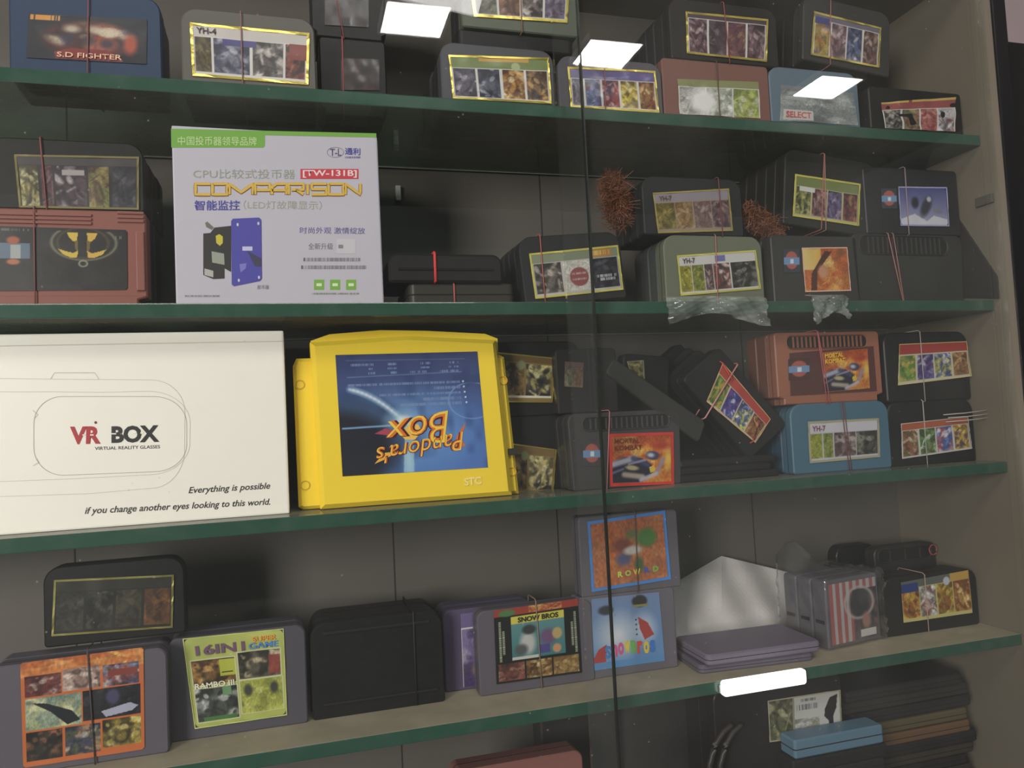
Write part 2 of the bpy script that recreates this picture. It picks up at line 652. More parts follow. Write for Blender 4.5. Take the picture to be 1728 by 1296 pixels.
# the neighbourhood at the right and the ceiling behind the camera
bm = bmesh.new()
add_box(bm, 0.80, 1.5, 0.10, 0.5, 0.6, at(1705, 70, 0.10).z, 0.002)
tag(from_bm('cupboard', bm, mat('dark_cupboard', (30, 26, 24), 0.6)), 'black cupboard in the gap right of the display cabinet', 'cupboard')
bm = bmesh.new()
add_box(bm, 0.80, 2.6, 0.62, 0.66, 0.3, 2.7)
tag(from_bm('wall_right', bm, mat('plaster_pink', (196, 176, 176), 0.7, dust=0.3, scale=12)), None, None, None, 'structure')
bm = bmesh.new()
add_box(bm, -3.2, 3.4, -4.2, 0.7, 2.72, 2.78)
tag(from_bm('ceiling', bm, mat('ceiling_grey', (72, 72, 72), 0.8)), None, None, None, 'structure')
em = bpy.data.materials.new('lit_diffuser')
em.use_nodes = True
em.node_tree.nodes['Principled BSDF'].inputs['Emission Color'].default_value = (1, 0.98, 0.95, 1)
em.node_tree.nodes['Principled BSDF'].inputs['Emission Strength'].default_value = 34.0
for (x, y, nm) in ((0.445, -1.93, 'nearest of'), (1.20, -2.03, 'middle of'), (2.28, -2.14, 'farthest of')):
    t = tag(empty('ceiling_light', (x, y, 2.70)), 'square ceiling light mirrored in the glass, %s three' % nm, 'light', 'ceiling lights mirrored in the doors')
    bm = bmesh.new()
    add_box(bm, -0.105, 0.105, -0.10, 0.10, -0.003, 0.003, 0.001)
    from_bm('diffuser', bm, em, t)
    bm = bmesh.new()
    for a in ((-0.115, -0.105, -0.11, 0.11), (0.105, 0.115, -0.11, 0.11), (-0.105, 0.105, -0.11, -0.10), (-0.105, 0.105, 0.10, 0.11)):
        add_box(bm, *a, -0.006, 0.02)
    from_bm('frame', bm, mat('white_frame', (220, 220, 218), 0.5), t)


# ------------------------------------------------------------------ cartridges
BLACK, CHAR, GREY, BROWN, BLUE = (24, 24, 23), (38, 38, 38), (104, 100, 104), (150, 96, 84), (58, 92, 122)
SHELFNAME = {}


def outline(style, w, h):
    x = w/2
    if style == 'notch':
        a, b = 0.055*w, 0.10*h
        P = rrect(-x, x, 0, h, 0.004, 0.002)
        T = rrect(-x, x, b, h, 0.004, 0.0015)
        return [(-x+a, 0), (x-a, 0), (x-a, b-0.0015)] + T[3:-3] + [(-x+a, b-0.0015)]
    if style == 'round':
        return rrect(-x, x, 0, h, min(0.013, h*0.25), 0.003)
    if style == 'sega':
        P = rrect(-x, x, 0, h, 0.009, 0.002)
        return [(px*(1-0.05*(1-pz/h)), pz) for px, pz in P]
    if style == 'arc':
        P = rrect(-x, x, 0, h*0.93, 0.007, 0.003)
        return [(px, pz + (h*0.07*math.cos(px/x*1.45) if pz > h*0.5 else 0)) for px, pz in P]
    return rrect(-x, x, 0, h, 0.004, 0.002)


def add_grip(c, u0, u1, v0, v1, col, n=15):
    """a sunk oval grip with upright ribs, box in shares of the front"""
    w, h, e = c['w'], c['h'], c['o']
    x0, x1, z0, z1 = -w/2+u0*w, -w/2+u1*w, h*(1-v1), h*(1-v0)
    r = (z1-z0)*0.45
    bm = bmesh.new()
    P, I = rrect(x0, x1, z0, z1, r, r), rrect(x0+0.0014, x1-0.0014, z0+0.0014, z1-0.0014, r-0.0014, r-0.0014)
    vo = [bm.verts.new((a, -0.0002, b)) for a, b in P]
    vm = [bm.verts.new((a, -0.0014, b)) for a, b in inset(P, 0.0006)]
    vi = [bm.verts.new((a, -0.0002, b)) for a, b in I]
    for A, B in ((vo, vm), (vm, vi)):
        for i in range(len(P)):
            bm.faces.new((A[i], A[(i+1) % len(P)], B[(i+1) % len(P)], B[i]))
    g = from_bm('grip', bm, plastic(col), e)
    bm = bmesh.new()
    f = bm.faces.new([bm.verts.new((a, -0.0003, b)) for a, b in I])
    from_bm('recess', bm, mat('recess_dark', (12, 12, 12), 0.8), g)
    bm = bmesh.new()
    for k in range(n):
        xx = x0+r*0.9 + (x1-x0-1.8*r)*(k+0.5)/n
        add_box(bm, xx-0.0009, xx+0.0009, -0.0012, -0.0003, z0+0.0018, z1-0.0018)
    from_bm('ribs', bm, plastic(col), g)


def cart(desc, cname, L, R, top, base, s, col, style='notch', tilt=0.0, t=0.0168, n=1, back=None, ymid=None, cat='game cartridge', backh=1.0, where='', rz=0.0, group=None, seam=True):
    """one upright cartridge whose front face spans photo columns L..R and reaches up to photo row top; base = height it stands on;
    n - 1 more stand behind it"""
    ym = ymid or top+60
    xl, xr = at(L, ym, s).x, min(at(R, ym, s).x, XS-0.0045)
    zt = at((L+R)/2, top, s).z
    w, h = xr-xl, zt-base
    # a tilted one stands on its lower corner
    a = math.radians(tilt)
    lift = abs(math.sin(a))*w/2 if tilt else 0.0
    e = empty('game_cartridge', ((xl+xr)/2, s, base+lift), (0, a, rz))
    tag(e, desc, cat, group)
    c = dict(o=e, w=w, h=h, s=s, M=M_of(e), top=base+h, t=t, n=n, x0=xl, x1=xr, base=base)
    P = outline(style, w, h)
    bm = bmesh.new()
    add_prism(bm, P, 0.0, t, 0.0011)
    body = from_bm('body', bm, plastic(col), e)
    if seam:
        bm = bmesh.new()
        I = inset(P, 0.0002)
        vo = [bm.verts.new((px*1.004, t*0.49, pz*1.002)) for px, pz in P]
        vi = [bm.verts.new((px*1.004, t*0.53, pz*1.002)) for px, pz in P]
        for i in range(len(P)):
            bm.faces.new((vo[i], vo[(i+1) % len(P)], vi[(i+1) % len(P)], vi[i]))
        from_bm('shell_seam', bm, mat('seam_dark', (10, 10, 10), 0.9), e)
    if n > 1:
        ords = ['second', 'third', 'fourth', 'fifth', 'sixth', 'seventh', 'eighth']
        bc = back or col
        me = body.data
        if back or backh != 1.0:
            bm = bmesh.new()
            add_prism(bm, outline(style, w, h*backh), 0.0, t, 0.0011)
            bo = from_bm('body', bm, plastic(bc))
            me = bo.data
            bpy.data.objects.remove(bo)
        rnd = random.Random(int(L*7+top))
        for k in range(1, n):
            o = bpy.data.objects.new('game_cartridge', me)
            COL.objects.link(o)
            o.location = (e.location.x + rnd.uniform(-0.0012, 0.0012), s + k*(t+0.0006), base+lift)
            o.rotation_euler = (0, a, rz)
            tag(o, '%s, %s in its stack, behind %s' % (cname, ords[k-1], where), 'game cartridge', 'cartridges stacked behind ' + where)
    return c


def loc(c, x, y, off=-0.0008):
    """photo position -> point of the cartridge's front face, in its own coordinates"""
    e = c['M'].inverted()
    d = e.to_3x3() @ ray(x, y)
    p = e @ CAM
    return p + d*((off-p.y)/d.y)


def quad(c, pts, off=-0.0008):
    return [loc(c, x, y, off) for x, y in pts]


def label(c, pts, cv, border=None, wave=0.00015, seed=1, wd=0.002, r=0.0):
    Q = quad(c, pts)
    o = print_mesh('label', cv, Q, c['o'], wave, seed, r)
    if border:
        frame_mesh('foil_border', Q, border, o, wd)
    return Q, o


def rubber(desc, c, u, col, lean=0.0, n=None, ext=0.0):
    """a rubber band looped upright round the stack of c"""
    w, h, t = c['w'], c['h'], c['t']
    d = (n or c['n'])*(t+0.0006)
    x = -w/2+u*w
    r = 0.00055
    g = 0.0018
    col = tuple(int(v*0.72+28) for v in col)
    pts = [(x, -g, -0.0004), (x+lean*0.5, -g, h*0.5), (x+lean, -g, h+ext), (x+lean, 0.0005, h+g+ext), (x+lean, d*0.5, h+g), (x+lean, d, h+g), (x+lean, d+g, h), (x, d+g, 0.0), (x, d, -0.0006), (x, 0.0, -0.0006)]
    bm = bmesh.new()
    add_tube(bm, pts, r, 6, True)
    o = from_bm('rubber_band', bm, mat('rubber_%02x%02x%02x' % col, col, 0.6), smooth=True)
    o.matrix_world = c['M']
    o.location = c['o'].location
    o.rotation_euler = c['o'].rotation_euler
    tag(o, desc, 'rubber band', 'rubber bands round the cartridge stacks')
    return o


RED, PALE, DRED, TAN = (205, 84, 80), (206, 170, 168), (150, 70, 72), (178, 158, 138)


def montage(w, h, head, hv, pals, seed, bg=(226, 222, 214), gap=0.012, foot=0.0, k=7, widths=None):
    cv = Cv(w, h, bg)
    if head:
        cv.rect(0, 0, 1, hv, head)
    n = len(pals)
    ws = widths or [1/n]*n
    u = 0.0
    for i, p in enumerate(pals):
        cv.scene(u+gap, hv+0.02, u+ws[i]-gap, 1-foot, p, seed+i*11, k)
        u += ws[i]
    return cv


# palettes
PW = '2a2622 5a4c48 8c7a74 b8a89a 584c54 e0d8cc'
PO = '5a2c14 a8641e d89a34 e8c470 7a4420 f0dca0'
PG = '2c3a16 6a7a1e a8ac34 d0c44c 4e5a20 8a7a24'
PR = '4a1a1c 84302c b4483c d8806c 5c2c34 e8c0b0'
PB = '1c2448 3a4c94 5c78c4 a4b4e0 2c3464 e4e8f4'
PD = '141414 2e2e2c 4e4e4a 8a8a82 222220 c8c8c0'
PM = '3c2430 6a4450 8c6470 a88c8c 54303c c8b0a8'
PP = '3a1c50 7a3c94 b46cc0 e0c0e8 4c2c78 f4e8d0'
PY = '6a5410 b8941c e4c83c f4e47c 8a6a14 fff2b0'

# ================================================================== top shelf
c = cart('blue game cartridge with a dark fighting game label, left end of top shelf', 'blue game cartridge', 15, 272, -15, ZA, 0.022, (46, 68, 98), 'round', n=3, where='the blue dark fighter one')
cv = Cv(150, 64, (24, 28, 40))
cv.ell(0.52, 0.55, 0.47, 0.46, (176, 52, 32), 0.7)
t2 = Cv(150, 64)
t2.scene(0, 0, 1, 1, '6a2018 3c2420 a86a48 e0d0a8 3a3050 c85838 ece0c0 8c3424', 5, 10)
mm = ((1-np.sqrt(((cv.U-0.52)/0.42)**2+((cv.V-0.45)/0.38)**2))*4).clip(0, 1)[..., None]
cv.a = cv.a*(1-mm) + t2.a*mm
for (u, v, ru, rv) in ((0.36, 0.3, 0.1, 0.13), (0.55, 0.3, 0.09, 0.14), (0.68, 0.38, 0.08, 0.12)):
    cv.ell(u, v, ru, rv, (224, 208, 172), 0.7, 0.8)
for (u, v) in ((0.33, 0.5), (0.5, 0.55), (0.66, 0.6)):
    cv.ell(u, v, 0.08, 0.14, (52, 46, 70), 0.6, 0.8)
cv.ell(0.86, 0.6, 0.08, 0.3, (196, 70, 40), 0.6)
cv.dashes(0.02, 0.03, 0.26, 0.13, (230, 150, 40), 3, 1, 0.75)
cv.poly([(0.22, 0.83), (0.36, 0.74), (0.66, 0.74), (0.78, 0.9), (0.8, 0.97), (0.24, 0.97)], (150, 40, 34))
Q, lo = label(c, ((48, 22), (248, 33), (247, 108), (44, 97)), cv)
text_mesh('printed_text', 'S.D FIGHTER', Q, ink((236, 190, 160)), lo, 0.01, box=(0.25, 0.84, 0.79, 0.95))
rubber('dull red rubber band round the blue cartridge stack on the top shelf', c, 0.50, DRED, 0.002)

c = cart('rounded grey game cartridge with the bright gold framed YH-4 label on the top shelf', 'grey game cartridge', 306, 532, 22, ZA, 0.022, (110, 106, 98), 'round', n=4, back=CHAR, where='the gold framed YH-4 one')
cv = montage(150, 66, (212, 204, 196), 0.2, ['3a2c1c 6a5a2c 8a7c3c 4c4030', '2c3048 50506a 8c8c9c c0c0cc', '3a3434 6a605c c4b8ac 50484c e8e0d8', '4c2420 8a3c30 b46450 2c2424'], 21, widths=[0.16, 0.34, 0.3, 0.2], foot=0.06)
cv.rect(0.25, 0.22, 0.55, 0.36, (84, 80, 150))
cv.rect(0.84, 0.21, 1.0, 0.55, (150, 62, 48))
Q, lo = label(c, ((325, 43), (518, 60), (516, 139), (329, 124)), cv, GOLD, 0.0003, 4, 0.0022)
text_mesh('printed_text', 'YH-4', Q, ink((70, 50, 56)), lo, 0.02, box=(0.03, 0.03, 0.2, 0.16))
rubber('thin pale red rubber band round the gold framed YH-4 cartridge stack', c, 0.44, (168, 110, 112), 0.0)

c = cart('black game cartridge with a dark red label set back beside the YH-4 one', 'black game cartridge', 540, 652, 66, ZA, 0.052, BLACK, n=3, where='the set back dark red one')
Q, lo = label(c, ((575, 98), (640, 100), (640, 152), (575, 152)), montage(40, 34, None, 0, ['1c0e10 34161a 4c2024 140c0e'], 3, (34, 18, 18)))
rubber('red rubber band round the set back black stack beside the YH-4 cartridge', c, 0.33, RED, 0.001)
z3 = c['top']
c = cart('black game cartridge with a murky maroon label on top of the set back stack', 'black game cartridge', 525, 650, -40, z3, 0.052, BLACK, n=3, where='the murky maroon label one')
Q, lo = label(c, ((548, -30), (622, -24), (622, 46), (548, 42)), montage(48, 48, None, 0, ['1a1014 2c181c 40262a 201a18'], 8, (34, 22, 22)))
rubber('slanting red rubber band round the uppermost black stack by the bright reflection', c, 0.42, (176, 76, 72), -0.008)

c = cart('grey rounded game cartridge with a green headed four picture gold label on the top shelf', 'black game cartridge', 745, 936, 78, ZA, 0.022, (92, 92, 96), 'round', n=6, back=(44, 44, 46), backh=1.0, where='the green headed gold label one')
cv = montage(130, 64, (120, 140, 70), 0.26, ['2c2838 6c6478 b4acbc 3c3848', '242838 585c74 a4a8b8 2c3040', PO, '4a3424 a8743c 2c3040 d8b060'], 33, foot=0.03)
cv.rect(0.28, 0.0, 0.8, 0.09, (214, 160, 60))
cv.ell(0.66, 0.2, 0.05, 0.11, (176, 190, 130))
Q, lo = label(c, ((760, 96), (923, 101), (928, 172), (767, 163)), cv, GOLD, 0.0004, 6, 0.0018)
zt4 = c['top']
bm = bmesh.new()
zz = at(880, 52, 0.02).z
p0, p1 = at(770, 60, 0.03), at(965, 60, 0.03)
add_prism(bm, rrect(p0.x, p1.x, 0.026, 0.098, 0.006, 0.006), zt4+0.0004, zz-0.0004, 0.0012, axis='z')
o = from_bm('game_cartridge', bm, plastic(BLACK))
tag(o, 'black game cartridge lying flat between the two grey ones on the top shelf', 'game cartridge')
c = cart('grey green game cartridge with a gold label cut by the top of the picture', 'grey green game cartridge', 780, 974, -32, zz, 0.022, (110, 116, 100), 'round', n=3, back=CHAR, where='the one cut by the picture top')
cv = montage(130, 48, (150, 150, 120), 0.14, ['4c4c40 7a7a66 9c9c84 605c50', '5c3c30 8c5c44 b07c58 4a342c', PW, '4a4464 7c7490 a09cb4 5c3c4c'], 41, foot=0.04)
Q, lo = label(c, ((797, -26), (957, -22), (954, 34), (803, 24)), cv, GOLD, 0.0003, 3, 0.0024)
rubber('brownish rubber band round the grey green stack cut by the picture top', c, 0.5, (170, 120, 80), 0.0)

c = cart('grey rounded game cartridge with a purple headed gold label behind the glass door edge', 'grey game cartridge', 944, 1118, 100, ZA, 0.022, (100, 98, 104), 'round', n=5, back=CHAR, where='the purple headed gold label one')
cv = montage(120, 60, (104, 92, 158), 0.24, ['4a4058 807890 b4a4b4 5c4c60', '38406c 6c7cb4 c0c8e4 8c3c44', '7c2c34 b45454 e0b0a8 48406c', PY, '6a3c1c b07030 e8c880 8a3420'], 51, widths=[0.15, 0.2, 0.22, 0.22, 0.21], foot=0.03)
Q, lo = label(c, ((961, 116), (1103, 123), (1109, 187), (966, 178)), cv, GOLD, 0.0003, 6, 0.002)
rubber('faint red rubber band round the purple headed cartridge stack', c, 0.42, (170, 104, 110), 0.002)

c6 = cart('reddish brown game cartridge with a mirror bright foil label on the top shelf', 'reddish brown game cartridge', 1120, 1299, 105, ZA, 0.024, (142, 100, 90), 'rect', n=4, back=(112, 80, 74), where='the mirror bright foil one')
cv = montage(110, 56, (146, 150, 90), 0.2, ['8c8c84 d8d8d0 f4f4ec b8b8b0', 'a0a894 d0d4c4 848c74 e8e8e0', '7c8c3c a4b444 c8d06c d8d8c4'], 61)
cv.ell(0.3, 0.62, 0.2, 0.45, (245, 245, 240), 0.5)  # bright reflection of the foil, painted into the print
Q, lo = label(c6, ((1143, 133), (1280, 138), (1283, 200), (1147, 192)), cv, None, 0.0008, 9)
rubber('dark brown rubber band round the reddish brown stack on the top shelf', c6, 0.5, (92, 58, 50), 0.0)
c = cart('black game cartridge with a maroon gold framed label on top of the reddish brown ones', 'dark game cartridge', 1132, 1312, 6, c6['top'], 0.024, (46, 42, 38), 'round', n=7, back=(52, 50, 52), where='the maroon gold framed label one')
cv = montage(124, 66, (88, 64, 76), 0.1, [PM, '3c2a34 604850 86707c 4a2e3c', '5a343c 84504c a47c58 6c3c50', PM], 71)
Q, lo = label(c, ((1160, 23), (1293, 36), (1291, 101), (1162, 87)), cv, GOLD, 0.0004, 8, 0.0022)
rubber('crimson rubber band round the maroon labelled stack on the top shelf', c, 0.52, (160, 58, 60), -0.003)

c7 = cart('pale blue game cartridge in clear wrap with a white price sticker on the top shelf', 'pale blue game cartridge', 1301, 1450, 118, ZA, 0.024, (112, 132, 146), 'round', n=4, back=(92, 104, 116), where='the pale blue wrapped one')
cv = Cv(110, 58, (128, 136, 134))
cv.scene(0, 0.1, 1, 1, '7c8482 98a09e b4bab6 8a9290 6c7472 a8b0ac', 81, 6)
cv.rect(0.04, 0.68, 0.42, 0.95, (206, 202, 196))
cv.rect(0.06, 0.3, 0.34, 0.4, (178, 184, 182))
Q, lo = label(c7, ((1318, 142), (1440, 157), (1449, 212), (1316, 203)), cv, None, 0.0008, 11)
text_mesh('printed_text', 'SELECT', Q, ink((196, 84, 84)), lo, 0.02, box=(0.07, 0.73, 0.39, 0.9))
c = cart('black game cartridge with a colourful gold framed label tilted on the pale blue one', 'black game cartridge', 1352, 1497, 14, c7['top'], 0.026, (64, 62, 58), 'round', tilt=6.0, n=4, back=CHAR, where='the tilted colourful gold framed one')
cv = montage(108, 62, (120, 112, 130), 0.12, ['8c6c2c c8b04c 4a4c9c d88c3c', '6c4c54 a88484 d0b4ac 584048', '2c3450 6470a0 b8bccc 404058', '5a3c34 8c6458 c0a090 48302c'], 91)
cv.rect(0.0, 0.05, 0.22, 0.22, (76, 74, 150))
Q, lo = label(c, ((1376, 23), (1484, 49), (1481, 111), (1371, 90)), cv, GOLD, 0.0004, 8, 0.0022)
rubber('pinkish rubber band round the tilted gold framed stack at the top right', c, 0.3, (182, 110, 106), -0.001)

c = cart('black game cartridge with a curling red label at the right end of the top shelf', 'black game cartridge', 1470, 1625, 152, ZA, 0.012, BLACK, n=4, where='the curling red label one')
cv = montage(112, 54, (172, 78, 76), 0.3, ['2a2424 8a8478 e0dcd0 3a3430', '6a6040 a89460 b45c54 504838', 'a84c48 c46c64 d89484 8a3c3c', 'b4b0b0 e8e4e4 54505c 8c3c3c'], 101)
cv.rect(0, 0, 0.36, 0.06, (222, 180, 80))
cv.rect(0.4, 0, 1.0, 0.07, (222, 180, 80))
Q, lo = label(c, ((1487, 173), (1613, 164), (1612, 222), (1494, 216)), cv, None, 0.0010, 13)


# ================================================================== second shelf
cb = cart('brown ribbed game cartridge with a black label and yellow emblem, left second shelf', 'brown game cartridge', -58, 247, 353, ZB, 0.02, (156, 98, 86), 'notch', n=4, back=(34, 34, 34), where='the brown ribbed emblem one')
cv = Cv(200, 80, (26, 25, 23))
cv.scene(0, 0, 1, 1, '1c1c1a 26241f 20201c 2c2622', 5, 5)
U0 = lambda x: (x+42)/257.0
V0 = lambda y: (y-383)/107.0
cv.ring(U0(140), V0(408), 56/257, 30/107, 0.09, (150, 144, 110), 0.8)
cv.rect(0, 0, 1, V0(388), (26, 25, 23))
cv.ring(U0(138), V0(408), 44/257, 26/107, 0.10, (112, 92, 36), 0.6)
for sx, cc in ((-1, (228, 190, 48)), (1, (226, 178, 52))):
    X = lambda d: U0(137+sx*d)
    cv.poly([(X(8), V0(391)), (X(26), V0(391)), (X(22), V0(400)), (X(15), V0(406)), (X(9), V0(404))], cc)
    cv.poly([(X(8), V0(404)), (X(14), V0(405)), (X(12), V0(420)), (X(8), V0(424))], (120, 98, 34))
    cv.poly([(X(8), V0(422)), (X(16), V0(426)), (X(28), V0(423)), (X(42), V0(419)), (X(34), V0(428)), (X(20), V0(434)), (X(9), V0(433))], cc)
cv.ring(U0(138), V0(444), 7/257, 5/107, 0.4, (170, 166, 140))
cv.rect(U0(-8), V0(411), U0(48), V0(437), (96, 118, 140))
cv.rect(U0(16), V0(414), U0(32), V0(436), (168, 176, 170))
cv.ell(U0(20), V0(406), 14/257, 8/107, (186, 86, 52), 0.4)
cv.ell(U0(20), V0(442), 14/257, 6/107, (196, 110, 60), 0.4)
cv.dashes(U0(194), V0(395), U0(205), V0(400), (150, 140, 130), 4)
cv.dashes(U0(0), V0(387), U0(50), V0(391), (110, 120, 100), 9)
Q, lo = label(cb, ((-42, 380), (214, 388), (215, 489), (-42, 491)), cv, None, 0.0001, 2, r=0.02)
bm = bmesh.new()
for k, yy in enumerate((359, 366, 373)):
    for xa, xb in ((-50, 155), (198, 243)):
        a, b = loc(cb, xa, yy, 0), loc(cb, xb, yy+3, 0)
        add_box(bm, a.x, b.x, -0.0014, 0.0, a.z-0.0011, a.z+0.0011, 0.0004)
from_bm('ribs', bm, plastic((156, 98, 86)), cb['o'])
bm = bmesh.new()
a, b = loc(cb, 229, 391, 0), loc(cb, 247, 491, 0)
add_box(bm, a.x, b.x-0.0005, -0.0022, 0.0, b.z, a.z, 0.0008)
from_bm('side_rib', bm, plastic((156, 98, 86)), cb['o'])
rubber('short dull red rubber band across the black label of the brown ribbed cartridge', cb, 0.37, (150, 74, 72), 0.0)
c = cart('black game cartridge with a dim yellow edged label on top of the brown ribbed one', 'black game cartridge', -22, 243, 236, cb['top'], 0.022, (30, 31, 29), 'round', n=5, where='the dim yellow edged one')
cv = montage(150, 66, (70, 66, 66), 0.16, ['4a4424 b4a860 3c3220 cfc890', '4a2a2c 6a3c40 3a2a2c 8a7478', '302430 5c4850 b8b0b0 443038', '6a5a30 a09048 50342c 6a703c', '2a2a30 44444c 605a60 343038'], 111, (50, 46, 42), widths=[0.17, 0.12, 0.28, 0.2, 0.23])
cv.rect(0.36, 0.25, 0.55, 0.36, (170, 164, 158))
Q, lo = label(c, ((28, 264), (231, 268), (231, 351), (36, 347)), cv, mat('dull_gold', (112, 104, 62), 0.5, metal=0.3), 0.0003, 8, 0.0016)
rubber('red rubber band round the dim yellow edged black stack at the left', c, 0.37, (160, 70, 76), -0.004)

# the white coin acceptor box
s = 0.016
BOX = [at(288, 217, s), at(635.5, 225, s), at(648, 507.5, s), at(298, 508, s)]
zb = ZB
x0, x1 = (BOX[0].x+BOX[3].x)/2, (BOX[1].x+BOX[2].x)/2
zt = (BOX[0].z+BOX[1].z)/2
bx = tag(empty('cardboard_box', ((x0+x1)/2, s, zb)), 'white and green printed cardboard box reading COMPARISON, standing on the second shelf', 'box')
bM = M_of(bx).inverted()
wb, hb = x1-x0, zt-zb
white = mat('white_card', (188, 184, 194), 0.5, dust=0.1)
bm = bmesh.new()
add_box(bm, -wb/2, wb/2, 0, 0.085, 0, hb, 0.0012)
from_bm('carton', bm, white, bx)
# crease of the lid along the right edge
bm = bmesh.new()
add_box(bm, wb/2-0.0002, wb/2+0.0004, 0.002, 0.083, hb*0.02, hb*0.98)
from_bm('glue_flap', bm, white, bx)


class Face:
    """draws in photo positions on an upright front face y = s"""
    def __init__(f, root, s):
        f.o, f.s, f.i = root, s, M_of(root).inverted()

    def p(f, x, y, lay):
        return f.i @ at(x, y, f.s-0.0002*lay)

    def poly(f, name, pts, col, lay=1, parent=None):
        return mk(name, [f.p(x, y, lay) for x, y in pts], [tuple(range(len(pts)))], ink(col), parent or f.o)

    def text(f, name, s_, q, col, lay=1, bold=0.0, shear=0.0, flip=False, parent=None, m=None):
        return text_mesh(name, s_, [f.p(x, y, lay) for x, y in q], m or ink(col), parent or f.o, bold, shear, 0.00005, flip=flip)

    def strip(f, name, pts, wd, col, lay=1, parent=None, closed=False):
        P = [f.p(x, y, lay) for x, y in pts]
        n = len(P)
        V = []
        for i in range(n):
            a = P[i-1] if (i or closed) else P[i]
            b = P[(i+1) % n] if (i < n-1 or closed) else P[i]
            d = (b-a).normalized()
            nn = Vector((-d.z, 0, d.x))*wd/2
            V += [P[i]+nn, P[i]-nn]
        Fs = [(2*i, 2*i+1, 2*i+3, 2*i+2) for i in range(n-1)]
        if closed:
            Fs.append((2*n-2, 2*n-1, 1, 0))
        return mk(name, V, Fs, ink(col), parent or f.o)

    def print(f, name, cv, q, lay=1, parent=None, r=0.0):
        return print_mesh(name, cv, [f.p(x, y, lay) for x, y in q], parent or f.o, 0.0, 1, r)


def R4(x0, y0, x1, y1, sl=0.0):
    return ((x0, y0), (x1, y0+sl), (x1, y1+sl), (x0, y1))


fb = Face(bx, s)
GREEN = (112, 166, 62)
fb.poly('green_band', [(288.5, 217), (635, 225), (635, 232), (447, 228), (447, 246), (444, 249), (289, 249)], GREEN)
fb.text('printed_text', '中国投币器领导品牌', ((300, 230), (433, 231), (433, 246), (300, 245)), (200, 222, 160), 2)
fb.strip('oval_mark', [(566+14*math.cos(a*0.3142), 257+8.5*math.sin(a*0.3142)) for a in range(20)], 0.0004, (110, 110, 140), 1, closed=True)
fb.text('printed_text', 'T-L', ((557, 251), (576, 251), (576, 263), (557, 263)), (90, 90, 120), 1, 0.02)
fb.text('printed_text', '通利', ((582, 249), (608, 250), (608, 262), (582, 261)), (70, 66, 150), 1, 0.02)
fb.print('printed_text', (lambda q: (q.dashes(0, 0, 1, 1, (100, 96, 160), 5), q)[1])(Cv(26, 4, (188, 184, 194))), R4(582, 264, 608, 267))
fb.text('printed_text', 'CPU比较式投币器', ((326, 285), (498, 286), (498, 302), (326, 301)), (150, 158, 140), 1)
fb.poly('red_badge', R4(507, 285, 605, 302), (196, 62, 72), 1)
fb.text('printed_text', '[TW-131B]', ((511, 287), (602, 287), (602, 300), (511, 300)), (240, 214, 216), 2, 0.02)
# the wide gold COMPARISON lettering: letters drawn as strokes
GL = {'C': [[(1, 0), (0, 0), (0, 1), (1, 1)]], 'O': [[(0, 0), (1, 0), (1, 1), (0, 1), (0, 0)]], 'M': [[(0, 1), (0, 0), (.5, .8), (1, 0), (1, 1)]],
      'P': [[(0, 1), (0, 0), (1, 0), (1, .58), (.12, .58)]], 'A': [[(0, 1), (0.02, .3), (.3, 0), (1, 0), (1, 1)], [(0, .6), (1, .6)]], 'R': [[(0, 1), (0, 0), (1, 0), (1, .55), (.2, .55)], [(.5, .55), (1, 1)]],
      'I': [[(.5, 0), (.5, 1)]], 'S': [[(1, 0), (0, 0), (0, .5), (1, .5), (1, 1), (0, 1)]], 'N': [[(0, 1), (0, 0), (1, 1), (1, 0)]]}
xx = 330.0
wl = {'I': 7, 'M': 40}
word = 'COMPARISON'
tot = sum(wl.get(k, 25) for k in word)
gp = (608-330-tot)/(len(word)-1)
for lay, wd_, cc, dy in ((1, 0.0030, (120, 84, 30), 0.8), (2, 0.0022, (214, 176, 74), 0.0)):
    xx = 330.0
    for ch in word:
        lw = wl.get(ch, 25)
        for st in GL[ch]:
            pts = []
            for (a, b), (a2, b2) in zip(st, st[1:]):
                m_ = 4
                for q_ in range(m_):
                    pts.append((xx+(a+(a2-a)*q_/m_)*lw, 310+(b+(b2-b)*q_/m_)*18+dy))
            pts.append((xx+st[-1][0]*lw, 310+st[-1][1]*18+dy))
            fb.strip('gold_letter', pts, wd_, cc, lay)
        xx += lw+gp
fb.text('printed_text', '智能监控', ((328, 338), (405, 338), (405, 355), (328, 355)), (78, 74, 156), 1, 0.02)
fb.text('printed_text', '（LED灯故障显示）', ((411, 338), (543, 339), (543, 354), (411, 353)), (158, 164, 146), 1)
fb.text('printed_text', '时尚外观 激情绽放', ((506, 383), (616, 384), (616, 395), (506, 394)), (96, 94, 150), 1)
fb.text('printed_text', '全新升级', ((520, 410), (562, 410), (562, 421), (520, 421)), (120, 122, 126), 1)
fb.poly('button_picture', R4(568, 403, 600, 428), (196, 194, 198), 1)
fb.poly('button_picture', R4(571, 413, 579, 419), (130, 130, 136), 2)
for j, (yy, xa, xb) in enumerate(((438, 512, 608), (451, 508, 618))):
    q = Cv(110, 6, (188, 184, 194))
    q.dashes(0, 0, 0.03, 1, (110, 110, 114), 2, 1, 1)
    q.dashes(0.06, 0, 1, 1, (130, 130, 136), 12+j, 0.8, 0.7)
    fb.print('printed_text', q, R4(xa, yy-3, xb, yy+3))
for xa in (530, 557, 584):
    g_ = fb.poly('green_icon', R4(xa, 472, xa+17, 489), (120, 172, 70), 1)
    fb.poly('icon_mark', R4(xa+4, 478, xa+13, 483), (214, 230, 190), 2, g_)
q = Cv(80, 3, (188, 184, 194))
q.dashes(0, 0, 1, 1, (130, 150, 110), 31)
fb.print('printed_text', q, R4(526, 494, 606, 497))
